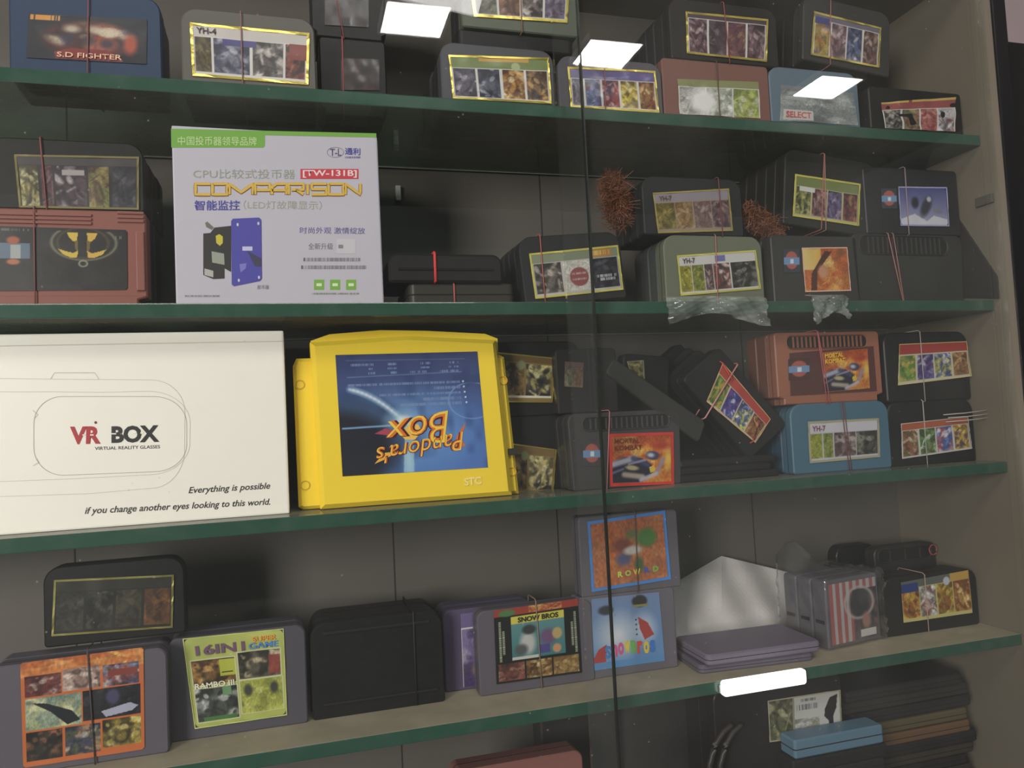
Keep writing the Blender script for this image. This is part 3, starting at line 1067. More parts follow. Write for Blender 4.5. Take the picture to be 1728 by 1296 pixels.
q = Cv(60, 3, (188, 184, 194))
q.dashes(0, 0, 1, 1, (130, 130, 134), 33)
fb.print('printed_text', q, R4(312, 498, 371, 501))
fb.text('printed_text', '投币器', ((434, 481), (454, 481), (454, 488), (434, 488)), (110, 110, 120), 1)
ap = fb.poly('acceptor_picture', [(343, 394), (355, 393), (362, 384), (390, 381), (390, 459), (379, 453), (379, 470), (360, 471), (343, 464)], (40, 40, 36), 1)
fb.poly('wire_picture', [(346, 376), (350, 374), (361, 384), (357, 388), (348, 383)], (110, 108, 100), 1, ap)
fb.poly('sticker_picture', [(364, 398), (370, 395), (376, 399), (376, 410), (371, 415), (365, 410)], (196, 186, 56), 2, ap)
fb.poly('sticker_picture', [(357, 424), (378, 428), (379, 447), (358, 443)], (150, 156, 140), 2, ap)
fb.poly('sticker_picture', [(345, 453), (360, 457), (360, 468), (345, 464)], (176, 174, 168), 2, ap)
pp = fb.poly('plate_picture', [(393, 369), (437, 367), (441, 371), (442, 470), (439, 474), (395, 483), (391, 480), (390, 373)], (74, 70, 160), 2, ap)
for hx, hy in ((401, 379), (436, 377), (403, 473), (437, 468)):
    fb.poly('hole_picture', [(hx+2*math.cos(a), hy+3*math.sin(a)) for a in (0, 1, 2, 3, 4, 5)], (200, 200, 216), 3, pp)
fb.poly('plate_mark', R4(409, 416, 426, 423), (196, 196, 226), 3, pp)
fb.poly('slot_picture', [(417, 423), (441, 436), (441, 450), (430, 449)], (60, 56, 84), 3, pp)
fb.poly('plate_mark', [(404, 446), (416, 444), (415, 453), (406, 460)], (120, 120, 196), 3, pp)


def flat(desc, xl, xr, y0, y1, z0, t, col, rz=0.0, r=0.006, group=None):
    bm = bmesh.new()
    cx, cy = (xl+xr)/2, (y0+y1)/2
    add_prism(bm, rrect(xl-cx, xr-cx, y0-cy, y1-cy, r, r), 0, t, 0.0016, axis='z')
    e = empty('game_cartridge', (cx, cy, z0), (0, 0, rz))
    tag(e, desc, 'game cartridge', group)
    from_bm('body', bm, plastic(col), e)
    bm = bmesh.new()
    P = rrect(xl-cx, xr-cx, y0-cy, y1-cy, r, r)
    vo = [bm.verts.new((a*1.003, b*1.003, t*0.47)) for a, b in P]
    vi = [bm.verts.new((a*1.003, b*1.003, t*0.53)) for a, b in P]
    for i in range(len(P)):
        bm.faces.new((vo[i], vo[(i+1) % len(P)], vi[(i+1) % len(P)], vi[i]))
    from_bm('shell_seam', bm, mat('seam_dark', (10, 10, 10), 0.9), e)
    return e


yF = 0.022
xa, xb = at(690, 490, yF).x, at(868, 490, yF).x
t1 = at(770, 478, yF).z - ZB
flat('dusty black game cartridge lying flat on the shelf beside the white box, lower of two', xa, xb, yF, yF+0.08, ZB, t1, (62, 60, 52))
xa2, xb2 = at(655, 455, yF).x, at(846, 455, yF).x
t2_ = at(750, 430, yF).z - ZB - t1
bm = bmesh.new()
add_prism(bm, [(x, z) for x, z in rrect(xa2, xb2, 0, t2_, 0.009, 0.003)], yF-0.004, yF+0.072, 0.002)
o = from_bm('body', bm, plastic((38, 37, 35)))
e = tag(empty('game_cartridge', (0, 0, ZB+t1)), 'black round cornered game cartridge lying flat on the dusty one beside the white box', 'game cartridge')
e.location.x = (xa2+xb2)/2
o.parent = e
o.location.x = -(xa2+xb2)/2
bm = bmesh.new()
add_box(bm, -(xb2-xa2)*0.42, (xb2-xa2)*0.42, yF-0.0052, yF-0.003, t2_*0.42, t2_*0.5, 0.0003)
from_bm('shell_seam', bm, mat('seam_dark', (10, 10, 10), 0.9), e)


def loopband(desc, x, y0, y1, z0, z1, col, r=0.0008):
    bm = bmesh.new()
    g = 0.0012
    add_tube(bm, [(x, y0-g, z0), (x, y0-g, (z0+z1)/2), (x, y0-g, z1), (x, y0, z1+g), (x, y1, z1+g), (x, y1+g, z1), (x, y1+g, z0), (x, y1, z0), (x, y0, z0)], r, 6, True)
    return tag(from_bm('rubber_band', bm, mat('rubber_%02x%02x%02x' % col, col, 0.6), smooth=True), desc, 'rubber band', 'rubber bands round the cartridge stacks')


loopband('bright red rubber band round the round cornered black cartridge lying beside the white box', at(732, 440, yF).x, yF-0.004, yF+0.072, ZB+t1+0.001, ZB+t1+t2_, (206, 60, 52), 0.0013)
loopband('faded red rubber band round the dusty black cartridge lying beside the white box', at(766, 490, yF).x, yF, yF+0.08, ZB+0.0005, ZB+t1-0.0012, (170, 84, 74))

c = cart('leaning black game cartridge with a yellow framed label showing a red round picture', 'black game cartridge', 885, 1056, 402, ZB, 0.026, (50, 50, 50), 'round', tilt=-4.5, n=5, back=(46, 46, 45), where='the yellow framed round picture one')
cv = montage(130, 66, (138, 150, 116), 0.2, ['3c3836 7c7468 c8bcae 504844', 'd4d0c6 e0dcd2 ccc6bc d8d4ca', '24242a 3c3c46 5c5c68 2c2c34'], 121, (200, 196, 186), foot=0.05)
cv.ell(0.52, 0.62, 0.115, 0.24, (164, 76, 76), 0.1)
cv.dashes(0.44, 0.52, 0.6, 0.56, (220, 180, 176), 3)
cv.dashes(0.44, 0.66, 0.6, 0.7, (220, 180, 176), 5)
cv.rect(0.69, 0.0, 0.93, 0.19, (206, 140, 50))
cv.dashes(0.7, 0.04, 0.9, 0.15, (240, 206, 120), 6)
Q, lo = label(c, ((896, 431), (1040, 417), (1049, 486), (906, 501)), cv, mat('yellow_foil', (222, 214, 110), 0.35, metal=0.4, bump=0.2, scale=220), 0.0003, 5, 0.0018)
q = [(0.72, 0.6), (0.96, 0.6), (0.96, 0.78), (0.72, 0.78)]
cvt = Cv(40, 12, (40, 40, 48))
cvt.dashes(0.02, 0.1, 0.98, 0.5, (220, 220, 226), 3)
cvt.dashes(0.1, 0.62, 0.9, 0.95, (220, 220, 226), 8)
print_mesh('printed_text', cvt, [bil(Q, u, v)+Vector((0, -0.0003, 0)) for u, v in q], lo, 0)
rubber('orange red rubber band round the leaning stack with the red round picture', c, 0.18, (198, 92, 72), 0.003)

YH7 = ['7c7420 a8a02c c8c040 8c8c2c', '6c7430 8c9434 5c6828 b0a840', '5c4440 8c7068 b8a8a0 4c3c3c', '4a3c3a a05048 e0d0c4 644c4c', '2c2c28 54544c 8c8c80 34342e']
c5 = cart('grey green game cartridge with the yellow edged YH-7 label standing on the second shelf', 'greenish game cartridge', 1122, 1288, 398, ZB, 0.03, (122, 128, 106), 'round', n=4, back=(86, 92, 88), where='the grey green YH-7 one')
cv = montage(120, 60, (210, 208, 204), 0.22, YH7, 131, (214, 210, 206), foot=0.05, gap=0.006, widths=[0.15, 0.16, 0.12, 0.22, 0.35])
cv.rect(0.47, 0.02, 0.6, 0.2, (120, 116, 190))
Q, lo = label(c5, ((1145, 434), (1273, 425), (1281, 485), (1151, 496)), cv, mat('yellow_foil', (0, 0, 0)), 0.0003, 5, 0.0018)
text_mesh('printed_text', 'YH-7', Q, ink((80, 60, 60)), lo, 0.02, box=(0.04, 0.05, 0.2, 0.19))
rubber('pale red rubber band round the grey green YH-7 stack', c5, 0.5, (204, 120, 110), 0.002)
c = cart('black game cartridge with an olive YH-7 label standing on the grey green one', 'black game cartridge', 1086, 1253, 300, c5['top'], 0.03, (48, 50, 50), 'round', n=4, where='the olive YH-7 one')
cv = montage(120, 60, (150, 142, 152), 0.22, ['6a5c24 8c7c34 a89440 5c5020', '7c5c30 a88450 c0a070 8c6840', '6c4c48 8c7470 b0a098 7c5450', '5c4444 806060 9c8480 4a3638'], 141, (160, 140, 120), foot=0.06, gap=0.006)
Q, lo = label(c, ((1104, 328), (1228, 321), (1234, 387), (1112, 391)), cv, mat('olive_foil', (176, 160, 92), 0.4, metal=0.4, bump=0.2), 0.0003, 5, 0.0016)
text_mesh('printed_text', 'YH-7', Q, ink((96, 70, 60)), lo, 0.02, box=(0.05, 0.06, 0.22, 0.19))
rubber('dark crimson rubber band round the olive YH-7 stack', c, 0.77, (128, 56, 60), -0.001)

c6 = cart('black game cartridge with an orange portrait label and round badge on the second shelf', 'black game cartridge', 1304, 1449, 398, ZB, 0.03, (62, 62, 60), 'rect', n=4, back=(50, 50, 50), where='the orange portrait label one')


def badge(w=36, h=44, bg=(58, 66, 78)):
    q = Cv(w, h, bg)
    q.ell(0.5, 0.48, 0.42, 0.40, (196, 92, 78), 0.12)
    q.rect(0.02, 0.36, 0.98, 0.66, (112, 156, 204))
    q.rect(0.40, 0.42, 0.62, 0.62, (222, 230, 236))
    return q


cv = Cv(80, 76, (220, 120, 40))
cv.scene(0, 0, 1, 1, 'c05018 e08830 f0b048 d86828 f4cc70 c85c28', 151, 5)
cv.grad(0, 0, 0.4, 0.5, (244, 214, 120), (236, 180, 70), True)
cv.poly([(0.5, 0.05), (0.66, 0.08), (0.45, 0.35), (0.3, 0.55), (0.25, 1), (0.12, 1), (0.16, 0.6)], (92, 44, 28))
cv.ell(0.42, 0.55, 0.14, 0.2, (220, 150, 110), 0.5)
cv.ell(0.86, 0.1, 0.12, 0.14, (150, 88, 40), 0.5)
Q, lo = label(c6, ((1354, 420), (1428, 419), (1434, 489), (1360, 491)), cv, mat('pale_rim', (226, 180, 160), 0.5), 0.0003, 5, 0.0012)
print_mesh('badge', badge(), quad(c6, ((1322, 420), (1349, 420), (1350, 460), (1323, 460))), c6['o'], 0)
c = cart('black game cartridge with a bright yellow green label tilted on the orange portrait one', 'black game cartridge', 1318, 1470, 272, c6['top'], 0.032, (50, 50, 48), 'round', tilt=6.5, n=5, where='the tilted bright yellow green label one')
cv = montage(108, 66, (126, 140, 74), 0.24, ['4c5428 a8a850 2c3420 c8c474', '6c3c44 a87468 d0b0a0 54343c', '40305c 786c9c a890b0 503848', '5c2c30 8c4c44 b88c50 4a2830'], 161, (190, 184, 130), foot=0.04)
cv.rect(0.06, 0.24, 0.3, 0.36, (216, 216, 206))
Q, lo = label(c, ((1344, 297), (1449, 313), (1447, 378), (1340, 362)), cv, mat('yellow_foil', (0, 0, 0)), 0.0004, 7, 0.002)
rubber('doubled red rubber band round the tilted yellow green labelled stack', c, 0.40, (206, 118, 100), 0.001)
rubber('second strand of pale rubber band round the tilted yellow green labelled stack', c, 0.45, (196, 140, 126), -0.004)

c7 = cart('plain black game cartridge with ribbed grip and no label, right of second shelf', 'black game cartridge', 1440, 1628, 396, ZB, 0.03, (58, 58, 56), 'sega', n=4, where='the plain one with the ribbed grip')
add_grip(c7, 0.06, 0.86, 0.02, 0.30, (66, 66, 64), 16)
rubber('slanting pale red rubber band across the plain black ribbed grip cartridge', c7, 0.41, (196, 120, 112), -0.014)
rubber('second strand of the slanting band across the plain black ribbed grip cartridge', c7, 0.415, (186, 110, 104), -0.008)
c = cart('black game cartridge with blue purple picture label on the plain ribbed grip one', 'black game cartridge', 1460, 1622, 285, c7['top'], 0.03, (46, 46, 48), 'rect', n=4, where='the blue purple picture label one')
cv = Cv(84, 66, (92, 96, 160))
cv.grad(0, 0, 1, 1, (80, 84, 150), (170, 172, 204))
cv.poly([(0.0, 1), (0.0, 0.85), (0.3, 0.7), (0.55, 0.9), (0.7, 0.75), (1, 0.85), (1, 1)], (214, 214, 224))
cv.ell(0.55, 0.5, 0.13, 0.36, (60, 60, 72), 0.5, 1, 0.3)
cv.ell(0.32, 0.4, 0.1, 0.2, (46, 44, 64), 0.5)
cv.ell(0.62, 0.3, 0.06, 0.1, (190, 190, 200), 0.5)
cv.ell(0.78, 0.62, 0.13, 0.08, (130, 132, 150), 0.4, 1, 0.4)
Q, lo = label(c, ((1517, 317), (1596, 318), (1600, 380), (1521, 379)), cv, mat('lilac_rim', (160, 160, 200), 0.5), 0.0003, 5, 0.0014, r=0.05)
print_mesh('badge', badge(), quad(c, ((1487, 318), (1513, 318), (1514, 352), (1488, 352))), c['o'], 0)
rubber('pale grey rubber band round the blue purple picture stack', c, 0.42, (176, 150, 152), 0.001)

# ================================================================== third shelf
s = 0.028
VB = [at(-330, 548, s), at(480, 562, s), at(487.5, 869, s)]
xr = (VB[1].x+VB[2].x)/2
xl = -0.46
zt = at(300, 560, s).z
bx = tag(empty('printed_box', ((xl+xr)/2, s, ZC)), 'long white printed box reading VR BOX at the left of the third shelf', 'box')
hb, wb = zt-ZC, xr-xl
bm = bmesh.new()
add_box(bm, -wb/2, wb/2, 0, 0.105, 0, hb, 0.0016)
from_bm('carton', bm, mat('glossy_white_card', (246, 242, 230), 0.4, coat=0.15, dust=0.08), bx)
bm = bmesh.new()
add_box(bm, -wb/2+0.002, wb/2-0.0015, -0.0005, 0.0, hb-0.0095, hb-0.0088)
from_bm('lid_edge', bm, mat('card_edge', (214, 209, 196), 0.6), bx)
fv = Face(bx, s)


def arcpts(cx, cy, rx, ry, a0, a1, n=10):
    return [(cx+rx*math.cos(math.radians(a0+(a1-a0)*k/n)), cy+ry*math.sin(math.radians(a0+(a1-a0)*k/n))) for k in range(n+1)]


LG = (196, 193, 183)
fv.strip('printed_outline', [(-60, 638), (120, 640)] + arcpts(255, 695, 57, 54, -90, 0) + arcpts(255, 757, 57, 67, 0, 90)[1:] + [(150, 833), (-60, 840)], 0.00036, LG)
fv.strip('printed_outline', [(-60, 661), (90, 661), (170, 662)] + arcpts(250, 714, 71, 54, -95, 0) + arcpts(252, 745, 69, 56, 0, 88)[1:] + [(120, 808), (-60, 815)], 0.00036, LG)
fv.strip('printed_outline', arcpts(105, 715, 48, 46, 180, 270) + arcpts(260, 715, 55, 46, -90, 0) + arcpts(260, 750, 55, 46, 0, 88) + arcpts(107, 756, 50, 46, 90, 180), 0.00042, (172, 170, 160), closed=True)
fv.strip('printed_outline', [(85, 640), (92, 629), (160, 629), (167, 640)], 0.0006, LG)
fv.strip('printed_outline', [(55, 692), (64, 700), (58, 706)], 0.0006, LG)
fv.strip('printed_outline', [(56, 786), (66, 780), (62, 774)], 0.0006, LG)
fv.text('printed_text', 'VR', ((118, 720), (171, 719), (170, 749), (118, 750)), (176, 44, 50), 1, 0.045)
fv.poly('printed_dot', [(161.5+2.6*math.cos(a), 713+2.6*math.sin(a)) for a in (0, 1, 2, 3, 4, 5)], (120, 30, 34))
fv.text('printed_text', 'BOX', ((188, 719), (268, 717), (269, 746), (188, 748)), (34, 32, 30), 1, 0.045)
# the stencil gaps of the lettering
WC = (246, 242, 230)
for q in (R4(187, 731, 196, 733), R4(222, 729, 230, 732), R4(237, 729, 242, 732), R4(139, 733.0, 143, 735), R4(152, 733, 158, 735)):
    fv.poly('stencil_gap', q, WC, 2)
fv.text('printed_text', 'VIRTUAL REALITY GLASSES', ((160, 754), (270, 751), (270, 756.5), (160, 759.5)), (70, 68, 64), 1, 0.01)
fv.text('printed_text', 'Everything is possible', ((318, 822), (456, 814), (456, 828), (318, 836)), (58, 56, 52), 1, 0.015, 0.25)
fv.text('printed_text', 'if you change another eyes looking to this world.', ((143, 856), (456, 841), (456, 855), (143, 871)), (58, 56, 52), 1, 0.015, 0.25)

# the big yellow arcade cartridge
s = 0.034
YEL = (246, 214, 62)
ye = plastic(YEL, 'yellow_plastic')
yc = tag(empty('arcade_cartridge', (at(690, 800, s).x, s, ZC+0.0007), (0, 0, 0)), 'large yellow arcade game cartridge with an upside down blue label on the third shelf', 'arcade cartridge')
fy = Face(yc, s)


def pl(pts, off=0.0):
    return [(lambda v: (v.x, v.z))(fy.i @ at(x, y, s+off)) for x, y in pts]


def zfix(P):
    return [(x, max(z, 0.0)) for x, z in P]


main = pl([(866, 838), (838, 573), (690, 566), (523, 577), (541, 862)], 0)
bm = bmesh.new()
add_prism(bm, zfix(main), 0.0, 0.034, 0.004)
from_bm('body', bm, ye, yc)
# lower side flanges behind the raised face
wing = pl([(876, 834), (851, 603), (842, 598), (500, 605), (494, 618), (504, 856), (512, 866)], 0.012)
bm = bmesh.new()
add_prism(bm, zfix(wing), 0.010, 0.033, 0.003)
from_bm('side_flange', bm, ye, yc)
# sloping top with its curved back edge
tp = pl([(836, 574), (815, 566), (715, 561), (640, 560), (555, 567), (524, 578)], 0.02)
bm = bmesh.new()
V = [bm.verts.new((x, 0.012, z+0.0005)) for x, z in tp]
V2 = [bm.verts.new((x, 0.033, z)) for x, z in tp]
V3 = [bm.verts.new((x, 0.012, z-0.012)) for x, z in tp]
V4 = [bm.verts.new((x, 0.033, z-0.012)) for x, z in tp]
for A, B in ((V, V2), (V3, V), (V2, V4), (V4, V3)):
    for i in range(len(tp)-1):
        bm.faces.new((A[i], A[i+1], B[i+1], B[i]))
bm.faces.new((V[0], V2[0], V4[0], V3[0]))
bm.faces.new((V[-1], V3[-1], V4[-1], V2[-1]))
from_bm('top_rim', bm, ye, yc)
for (x, y, off) in ((506, 649, 0.010), (515, 819, 0.010), (849, 642, 0.010), (864, 796, 0.010)):
    p = fy.i @ at(x, y, s+off)
    bm = bmesh.new()
    R0, n = 0.0042, 18
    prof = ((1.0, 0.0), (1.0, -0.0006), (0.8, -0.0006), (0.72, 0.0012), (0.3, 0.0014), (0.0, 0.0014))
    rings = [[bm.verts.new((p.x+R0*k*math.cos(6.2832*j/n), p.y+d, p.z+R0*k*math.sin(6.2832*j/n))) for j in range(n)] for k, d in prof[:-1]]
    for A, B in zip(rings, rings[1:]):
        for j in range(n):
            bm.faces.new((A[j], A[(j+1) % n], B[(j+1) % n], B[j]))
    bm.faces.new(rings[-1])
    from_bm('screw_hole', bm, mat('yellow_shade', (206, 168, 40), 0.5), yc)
bm = bmesh.new()
a, b = fy.i @ at(858, 757, s+0.008), fy.i @ at(872, 767, s+0.008)
add_box(bm, a.x, b.x, 0.006, 0.014, b.z, a.z, 0.0005)
tag(from_bm('latch_slot', bm, mat('dark_slot', (40, 40, 36), 0.6), yc), 'dark slot in the right flange', None)
fy.text('embossed_text', 'STC', ((783, 807), (812, 804), (813, 817), (784, 820)), (252, 236, 150), 4, 0.03)
q = Cv(36, 8, YEL)
cv = Cv(260, 210, (52, 76, 150))
cv.grad(0, 0, 1, 1, (62, 74, 128), (78, 124, 210))
cv.ell(0.75, 0.75, 0.55, 0.5, (86, 142, 232), 0.9, 0.8)
cv.ell(0.45, 0.64, 0.55, 0.45, (120, 186, 244), 0.95, 0.8)
n1 = cv.noise(9, 4)
cv._put(((n1-0.5)*0.8).clip(0, 0.4), (28, 50, 110))
# dark planet at the left with a bright rim
cv.ell(0.06, 0.72, 0.5, 0.42, (56, 84, 124), 0.25, 0.85)
cv.ell(-0.02, 0.78, 0.44, 0.36, (40, 42, 56), 0.3)
for (a0, wd_, cc, al) in ((0.0, 0.02, (150, 190, 230), 0.9), (0.01, 0.008, (235, 245, 250), 0.9)):
    pts = [(0.08+0.36*t, 0.29+0.1*t+0.19*t*t) for t in np.linspace(0, 1, 14)]
    for (u0, v0), (u1, v1) in zip(pts, pts[1:]):
        cv.line(u0, v0, u1, v1, wd_, cc, al*0.7)
cv.line(0.02, 0.61, 0.44, 0.6, 0.006, (130, 190, 240), 0.9)
cv.ell(0.42, 0.57, 0.15, 0.13, (170, 220, 250), 0.95, 0.9)
cv.ell(0.44, 0.58, 0.08, 0.07, (255, 255, 250), 0.8)
cv.poly([(0.44, 0.6), (0.5, 0.6), (0.48, 1.0), (0.41, 1.0)], (150, 214, 246), 0.75)
cv.ell(0.45, 0.9, 0.05, 0.2, (200, 236, 250), 0.9, 0.6)
cv.rect(0.0, 0.82, 0.24, 1.0, (46, 48, 56), 0.6)
cv.ring(0.93, 0.42, 0.17, 0.155, 0.05, (130, 180, 240), 0.8)
cv.rect(0.8, 0.2, 1.0, 0.27, (52, 76, 130), 0.7)
cv.line(0.07, 0.19, 0.87, 0.17, 0.003, (120, 150, 200), 0.7)
cv.line(0.07, 0.05, 0.9, 0.06, 0.003, (100, 130, 180), 0.6)
LT = (132, 156, 206)
for v, segs in ((0.08, ((0.1, 0.26), (0.35, 0.41), (0.58, 0.65), (0.79, 0.85))), (0.115, ((0.22, 0.25), (0.35, 0.41), (0.58, 0.65), (0.78, 0.85))), (0.15, ((0.21, 0.26), (0.37, 0.41), (0.5, 0.62), (0.71, 0.85)))):
    for j, (u0, u1) in enumerate(segs):
        cv.dashes(u0, v, u1, v+0.018, LT, int(v*900)+j, 0.8)
for j, (v, u0) in enumerate(((0.245, 0.07), (0.29, 0.66), (0.335, 0.28), (0.38, 0.58), (0.425, 0.42))):
    cv.dashes(u0, v, 0.85, v+0.022, LT, 60+j, 0.75, 0.7)
    cv.ell(0.875+j*0.003, v+0.008, 0.008, 0.01, (226, 240, 255), 0.4)
LQ = ((566, 599), (805.5, 593), (823.5, 789), (578, 804))
lb = fy.print('label', cv, LQ, 2)
# flaming title lettering, printed upside down like the rest of the label
ORG, DRK = mat('flame_ink', (226, 120, 44), 0.4), ink((70, 26, 24))
YLW = ink((244, 206, 80))
for m_, lay, bold in ((DRK, 3, 0.04), (ORG, 4, 0.012), (YLW, 5, -0.018)):
    fy.text('printed_text', 'Pandora\'s', ((634, 756), (781, 728), (783, 760), (636, 784)), None, lay, bold, 0.2, True, lb, m_)
    fy.text('printed_text', 'Box', ((650, 712), (756, 692), (759, 746), (653, 752)), None, lay, bold, 0.2, True, lb, m_)
fl = fy.poly('flame_picture', [(742, 706), (746, 692), (742, 710), (735, 722)], (214, 96, 40), 3, lb)
fy.poly('flame_picture', [(770, 738), (786, 712), (778, 742), (786, 752), (768, 756)], (222, 110, 44), 3, lb)
fy.poly('flame_picture', [(636, 778), (650, 764), (672, 762), (648, 776), (632, 783)], (238, 176, 70), 3, lb)
fy.poly('flame_picture', [(632, 732), (650, 723), (672, 728), (664, 738), (650, 734)], (170, 70, 90), 3, lb)
fy.poly('flame_picture', [(676, 734), (690, 716), (706, 716), (712, 728), (700, 742), (684, 742)], (240, 190, 90), 3, lb)

# gold labelled pair behind the yellow one
GL4 = ['6a4420 a8743c d0a860 8c5430', '54402c 94703c c8a858 2c2c30', 'c8b868 2c2a30 e8dc98 504830']
c3 = cart('black game cartridge with gold label behind the yellow one, lower of two', 'black game cartridge', 778, 985, 703, ZC, 0.071, (40, 40, 40), 'round', n=3, where='the lower half hidden gold one')
for cc_, q_, sd in ((c3, ((800, 742), (937, 760), (932, 829), (806, 830)), 171),):
    cv = montage(120, 64, (130, 104, 56), 0.16, GL4, sd, (150, 120, 60), foot=0.04)
    cv.ell(0.62, 0.2, 0.05, 0.12, (140, 150, 100), 0.3)
    label(cc_, q_, cv, GOLD, 0.0006, 5, 0.0014)
c3u = cart('black game cartridge with gold label behind the yellow one, upper of two', 'black game cartridge', 772, 980, 577, c3['top'], 0.071, (38, 38, 37), 'round', n=3, where='the upper half hidden gold one')
cv = montage(120, 64, (120, 92, 48), 0.14, GL4, 181, (150, 120, 60), foot=0.10)
cv.ell(0.62, 0.2, 0.05, 0.12, (140, 150, 100), 0.3)
cv.rect(0, 0.88, 1, 0.93, (230, 226, 200))
label(c3u, ((790, 592), (934, 606), (930, 677), (794, 676)), cv, GOLD, 0.0006, 5, 0.0016)

MK = '2c2c54 6c74a0 c8ccdc 3c3c6c e8e8ee'


def mk_art(w, h, frame=None):
    q = Cv(w, h, (222, 110, 36))
    q.scene(0, 0, 1, 1, 'c04c18 e07c24 f0a838 d05c1c f4c850 b84014', 191, 4)
    q.ell(0.85, 0.22, 0.25, 0.14, (196, 60, 30), 0.7)
    q.ell(0.95, 0.5, 0.12, 0.3, (244, 190, 60), 0.8)
    q.poly([(0.0, 1.0), (0.0, 0.55), (0.2, 0.44), (0.5, 0.48), (0.66, 0.62), (0.68, 0.8), (0.5, 1.0)], (40, 42, 62))
    q.line(0.0, 0.60, 0.36, 0.48, 0.05, (190, 190, 210), 0.9)
    q.line(0.36, 0.48, 0.60, 0.62, 0.045, (70, 72, 116), 0.9)
    q.line(0.28, 0.60, 0.56, 0.52, 0.02, (150, 152, 186), 0.9)
    q.ell(0.68, 0.43, 0.14, 0.11, (70, 70, 108), 0.3, 1, 0.3)
    q.ell(0.65, 0.42, 0.09, 0.07, (200, 200, 214), 0.7, 1, 0.3)
    q.ell(0.33, 0.68, 0.15, 0.07, (190, 176, 120), 0.5, 1, 0.2)
    q.line(0.2, 0.82, 0.5, 0.88, 0.045, (196, 176, 154), 0.9)
    q.poly([(0.62, 0.68), (0.7, 0.64), (0.73, 0.76), (0.64, 0.8)], (228, 192, 44))
    q.line(0.86, 0.52, 0.74, 0.82, 0.035, (156, 140, 170), 0.9)
    q.line(0.74, 0.82, 0.48, 0.95, 0.035, (196, 188, 198), 0.9)
    q.line(0.0, 0.78, 0.18, 0.7, 0.02, (120, 124, 160), 0.8)
    return q


c4 = cart('dark grey game cartridge with ribbed grip and red framed label by the door edge', 'dark game cartridge', 960, 1151, 694, ZC, 0.03, (74, 73, 73), 'sega', n=4, back=(58, 58, 58), where='the red framed grip one')
add_grip(c4, 0.12, 0.90, 0.05, 0.245, (78, 77, 77), 15)
Q, lo = label(c4, ((1032, 737), (1132, 734), (1133, 812), (1034, 816)), mk_art(110, 86), mat('red_rim', (196, 54, 48), 0.45), 0.0001, 5, 0.0028)
text_mesh('printed_text', 'MORTAL', Q, ink((120, 44, 20)), lo, 0.02, box=(0.04, 0.04, 0.46, 0.15))
text_mesh('printed_text', 'KOMBAT', Q, ink((120, 44, 20)), lo, 0.02, box=(0.04, 0.19, 0.50, 0.30))
print_mesh('badge', badge(36, 46, (74, 68, 70)), quad(c4, ((983, 745), (1014, 744), (1015, 786), (984, 787))), c4['o'], 0)
rubber('slanting pink rubber band across the dark grey grip cartridge on the third shelf', c4, 0.30, (206, 128, 124), 0.007)
c = cart('black game cartridge standing in for a faint brown reflection above the dark grey grip one', 'black game cartridge', 940, 1042, 588, c4['top']+0.0004, 0.058, (52, 50, 50), 'rect', n=2, where='the reflection stand-in one')  # cartridge added in place of a faint reflection
cv = montage(40, 50, (110, 84, 76), 0.2, ['5c5448 8c8468 6c7454 504840', '6a4c38 8c6448 54402f 7c5c44'], 195, (80, 72, 66))
label(c, ((953, 610), (985, 612), (984, 654), (952, 652)), cv)

# the leaning jumble in the middle
yJ = 0.03
fl1 = flat('black game cartridge lying flat on the third shelf under the leaning ones, lowest of three', at(1142, 800, yJ).x, at(1318, 800, yJ).x, yJ, yJ+0.075, ZC, 0.0072, (36, 36, 36), r=0.004)
fl2 = flat('black game cartridge lying flat on the third shelf under the leaning ones, middle of three', at(1144, 790, yJ).x, at(1304, 790, yJ).x, yJ+0.001, yJ+0.075, ZC+0.0074, 0.0072, (34, 34, 34), r=0.004)
fl3 = flat('black game cartridge lying flat on the third shelf under the leaning ones, uppermost of three', at(1146, 782, yJ).x, at(1312, 778, yJ).x, yJ, yJ+0.074, ZC+0.0148, 0.0072, (34, 34, 34), r=0.004)
bm = bmesh.new()
for k in (0, 2):
    a, b = at(1150, 797-k*8, yJ-0.0006), at(1308, 790-k*8, yJ-0.0006)
zj = ZC+0.0222


def tilted(desc, pts, y0, t, col, seam=True, group=None):
    """a cartridge leaning in the shelf plane, outline given by its four photo corners"""
    c0 = at(sum(p[0] for p in pts)/4, sum(p[1] for p in pts)/4, y0)
    e = tag(empty('game_cartridge', c0), desc, 'game cartridge', group)
    i = M_of(e).inverted()
    P = [(lambda v: Vector((v.x, v.z)))(i @ at(x, y, y0)) for x, y in pts]
    # round the corners
    R = []
    n = len(P)
    ar = sum(P[k].x*P[(k+1) % n].y-P[(k+1) % n].x*P[k].y for k in range(n))
    if ar < 0:
        P.reverse()
    for k in range(n):
        a, b, c_ = P[k-1], P[k], P[(k+1) % n]
        r = min(0.006, (a-b).length*0.3, (c_-b).length*0.3)
        p, q = b+(a-b).normalized()*r, b+(c_-b).normalized()*r
        for m_ in range(5):
            tt = m_/4
            R.append(tuple(p*(1-tt)**2 + b*2*tt*(1-tt) + q*tt*tt))
    bm = bmesh.new()
    add_prism(bm, R, 0, t, 0.0012)
    from_bm('body', bm, plastic(col), e)
    return dict(o=e, M=M_of(e), P=R)


